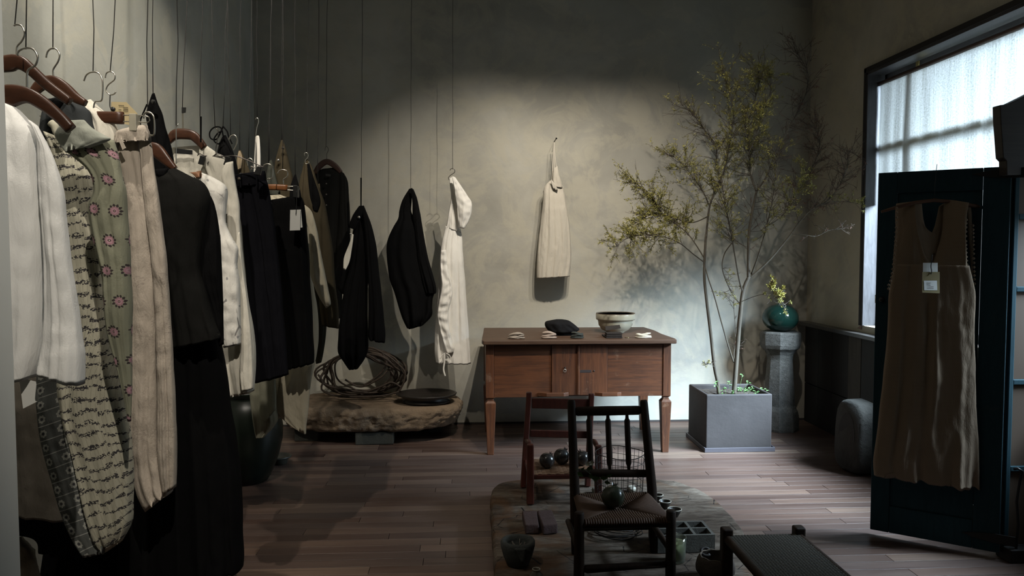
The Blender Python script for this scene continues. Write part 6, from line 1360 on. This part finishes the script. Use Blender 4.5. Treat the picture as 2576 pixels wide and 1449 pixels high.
# swing tags of the dress
tg = thing('swing_tag', 'stacked white and mustard card tags on the knitted dress', 'tag', P(2342, 740, nY - .1)); tY2 = nY - .085
sheet('card', [(2322, 661), (2359, 661), (2359, 686), (2322, 686)], tY2 + .004, PAPER_W, tg, .0008); sheet('card', [(2320, 684), (2364, 684), (2364, 738), (2320, 736)], tY2, PAPER_M, tg, .0008, label='mustard card with a white sticker')
sheet('sticker', [(2324, 706), (2357, 706), (2358, 730), (2325, 730)], tY2 - .001, PAPER_W, tg, .0004)
for a in ((2331, 711, 2342), (2331, 714, 2339), (2331, 717, 2341), (2332, 721, 2349), (2332, 725, 2349)): sheet('print_line', [(a[0], a[1]), (a[2], a[1]), (a[2], a[1] + 1.1), (a[0], a[1] + 1.1)], tY2 - .0016, m_plain('print_grey', (.15, .14, .12), .9), tg, .0003)
tube_px('string', [(2345, 640), (2343, 660), (2342, 672), (2344, 684), (2341, 690)], tY2 - .003, .002, IRON, tg, 10)
# cabinet at the right edge
cab = thing('panelled_screen', 'tall screen of tan panels between blue rails, cut by the right edge', 'screen', (hingeA.x + .2, hingeA.y, 0)); TANP = m_plain('tan_panel', (.065, .042, .026), .7, 0, .12, 4)
cx = hingeA.x + .012; cxe = WR - .02; cyf = hingeA.y - .01; ctop = P(2540, 430, cyf).z
box_part('stile', BLUE, cab, cx, cx + .022, cyf, cyf + .03, .06, ctop)
zr = [P(2560, y, cyf).z for y in (420, 545, 728, 962, 1180, 1378)]
for i, z in enumerate(zr): box_part('rail', BLUE if i < 5 else BLACKWOOD, cab, cx + .022, cxe, cyf + .001, cyf + .028, z - .012, z + .012)
for a, b in zip(zr, zr[1:]): box_part('panel', TANP, cab, cx + .022, cxe, cyf + .010, cyf + .020, b + .012, a - .012, .001)
box_part('base', BLACKWOOD, cab, cx - .0, cxe, cyf - .05, cyf + .05, 0.001, .06); 
# carved crown board
cr = [(2516, 264), (2535, 262), (2556, 252), (2600, 230), (2680, 210), (2680, 440), (2533, 440), (2532, 404), (2524, 396), (2520, 340), (2517, 300)]
cc_ = [P(x, y, cyf - .03) for x, y in cr]; n = len(cc_); MB().add(cc_ + [p + Vector((0, .05, 0)) for p in cc_], [tuple(range(n)), tuple(range(2 * n - 1, n - 1, -1))] + [(i, n + i, n + (i + 1) % n, (i + 1) % n) for i in range(n)], smooth=False).build('crown_board', m_wood('crown_wood', (.030, .022, .018), (.012, .009, .008)), cab, .003)
MB().tube([P(2552, 1180, cyf - .03), P(2560, 1178, cyf - .05), P(2572, 1185, cyf - .05), P(2566, 1210, cyf - .04), P(2558, 1260, cyf - .03), P(2562, 1320, cyf - .03), P(2556, 1380, cyf - .03), P(2557, 1400, cyf - .03)], .006, 8).build('cord', IRON, cab)
# round stone behind the door
rs_ = P(2188, 1180, 4.55); rc0 = P(2190, 1100, 4.5); rst = thing('stone_trough', 'upright rounded stone block with a hollow, half hidden behind the blue door', 'stone', (rc0.x, 4.55, 0))
rX, rH, rW = P(2150, 1100, 4.5).x, P(2190, 1016, 4.5).z, .30; vs = []; N = 28; prof = []
for s_, o in ((.93, 0), (1, .02), (1, .10), (.93, .13)):
    for k in range(N):
        a = 2 * PI * k / N; c, s = math.cos(a), math.sin(a); su = 1 / (abs(c) ** 4 + abs(s) ** 4) ** .25; yy = c * su * .16 * s_; zz = s * su * rH / 2 * s_; j = .012 * noise.noise(Vector((c * 2, s * 2, o * 10)))
        vs.append((rX + o * 1.2 + j * .3 + .02 * (zz / rH), 4.60 + yy + j, max(.001, rH / 2 + zz + j * .5)))
MB().add(vs, [(i * N + k, i * N + (k + 1) % N, (i + 1) * N + (k + 1) % N, (i + 1) * N + k) for i in range(3) for k in range(N)] + [tuple(range(N - 1, -1, -1)), tuple(3 * N + k for k in range(N))]).build('stone_body', m_stone('trough_stone', (.018, .017, .014), (.032, .03, .025), (.05, .047, .04), 9, .7), rst)
MB().add([(rX - .002 + .006 * (abs(math.sin(2 * PI * k / 24))), 4.60 + .10 * math.cos(2 * PI * k / 24), rH * .5 + rH * .33 * math.sin(2 * PI * k / 24)) for k in range(24)], [tuple(range(24))]).build('hollow', m_plain('hollow_dark', (.02, .018, .016), .9), rst)
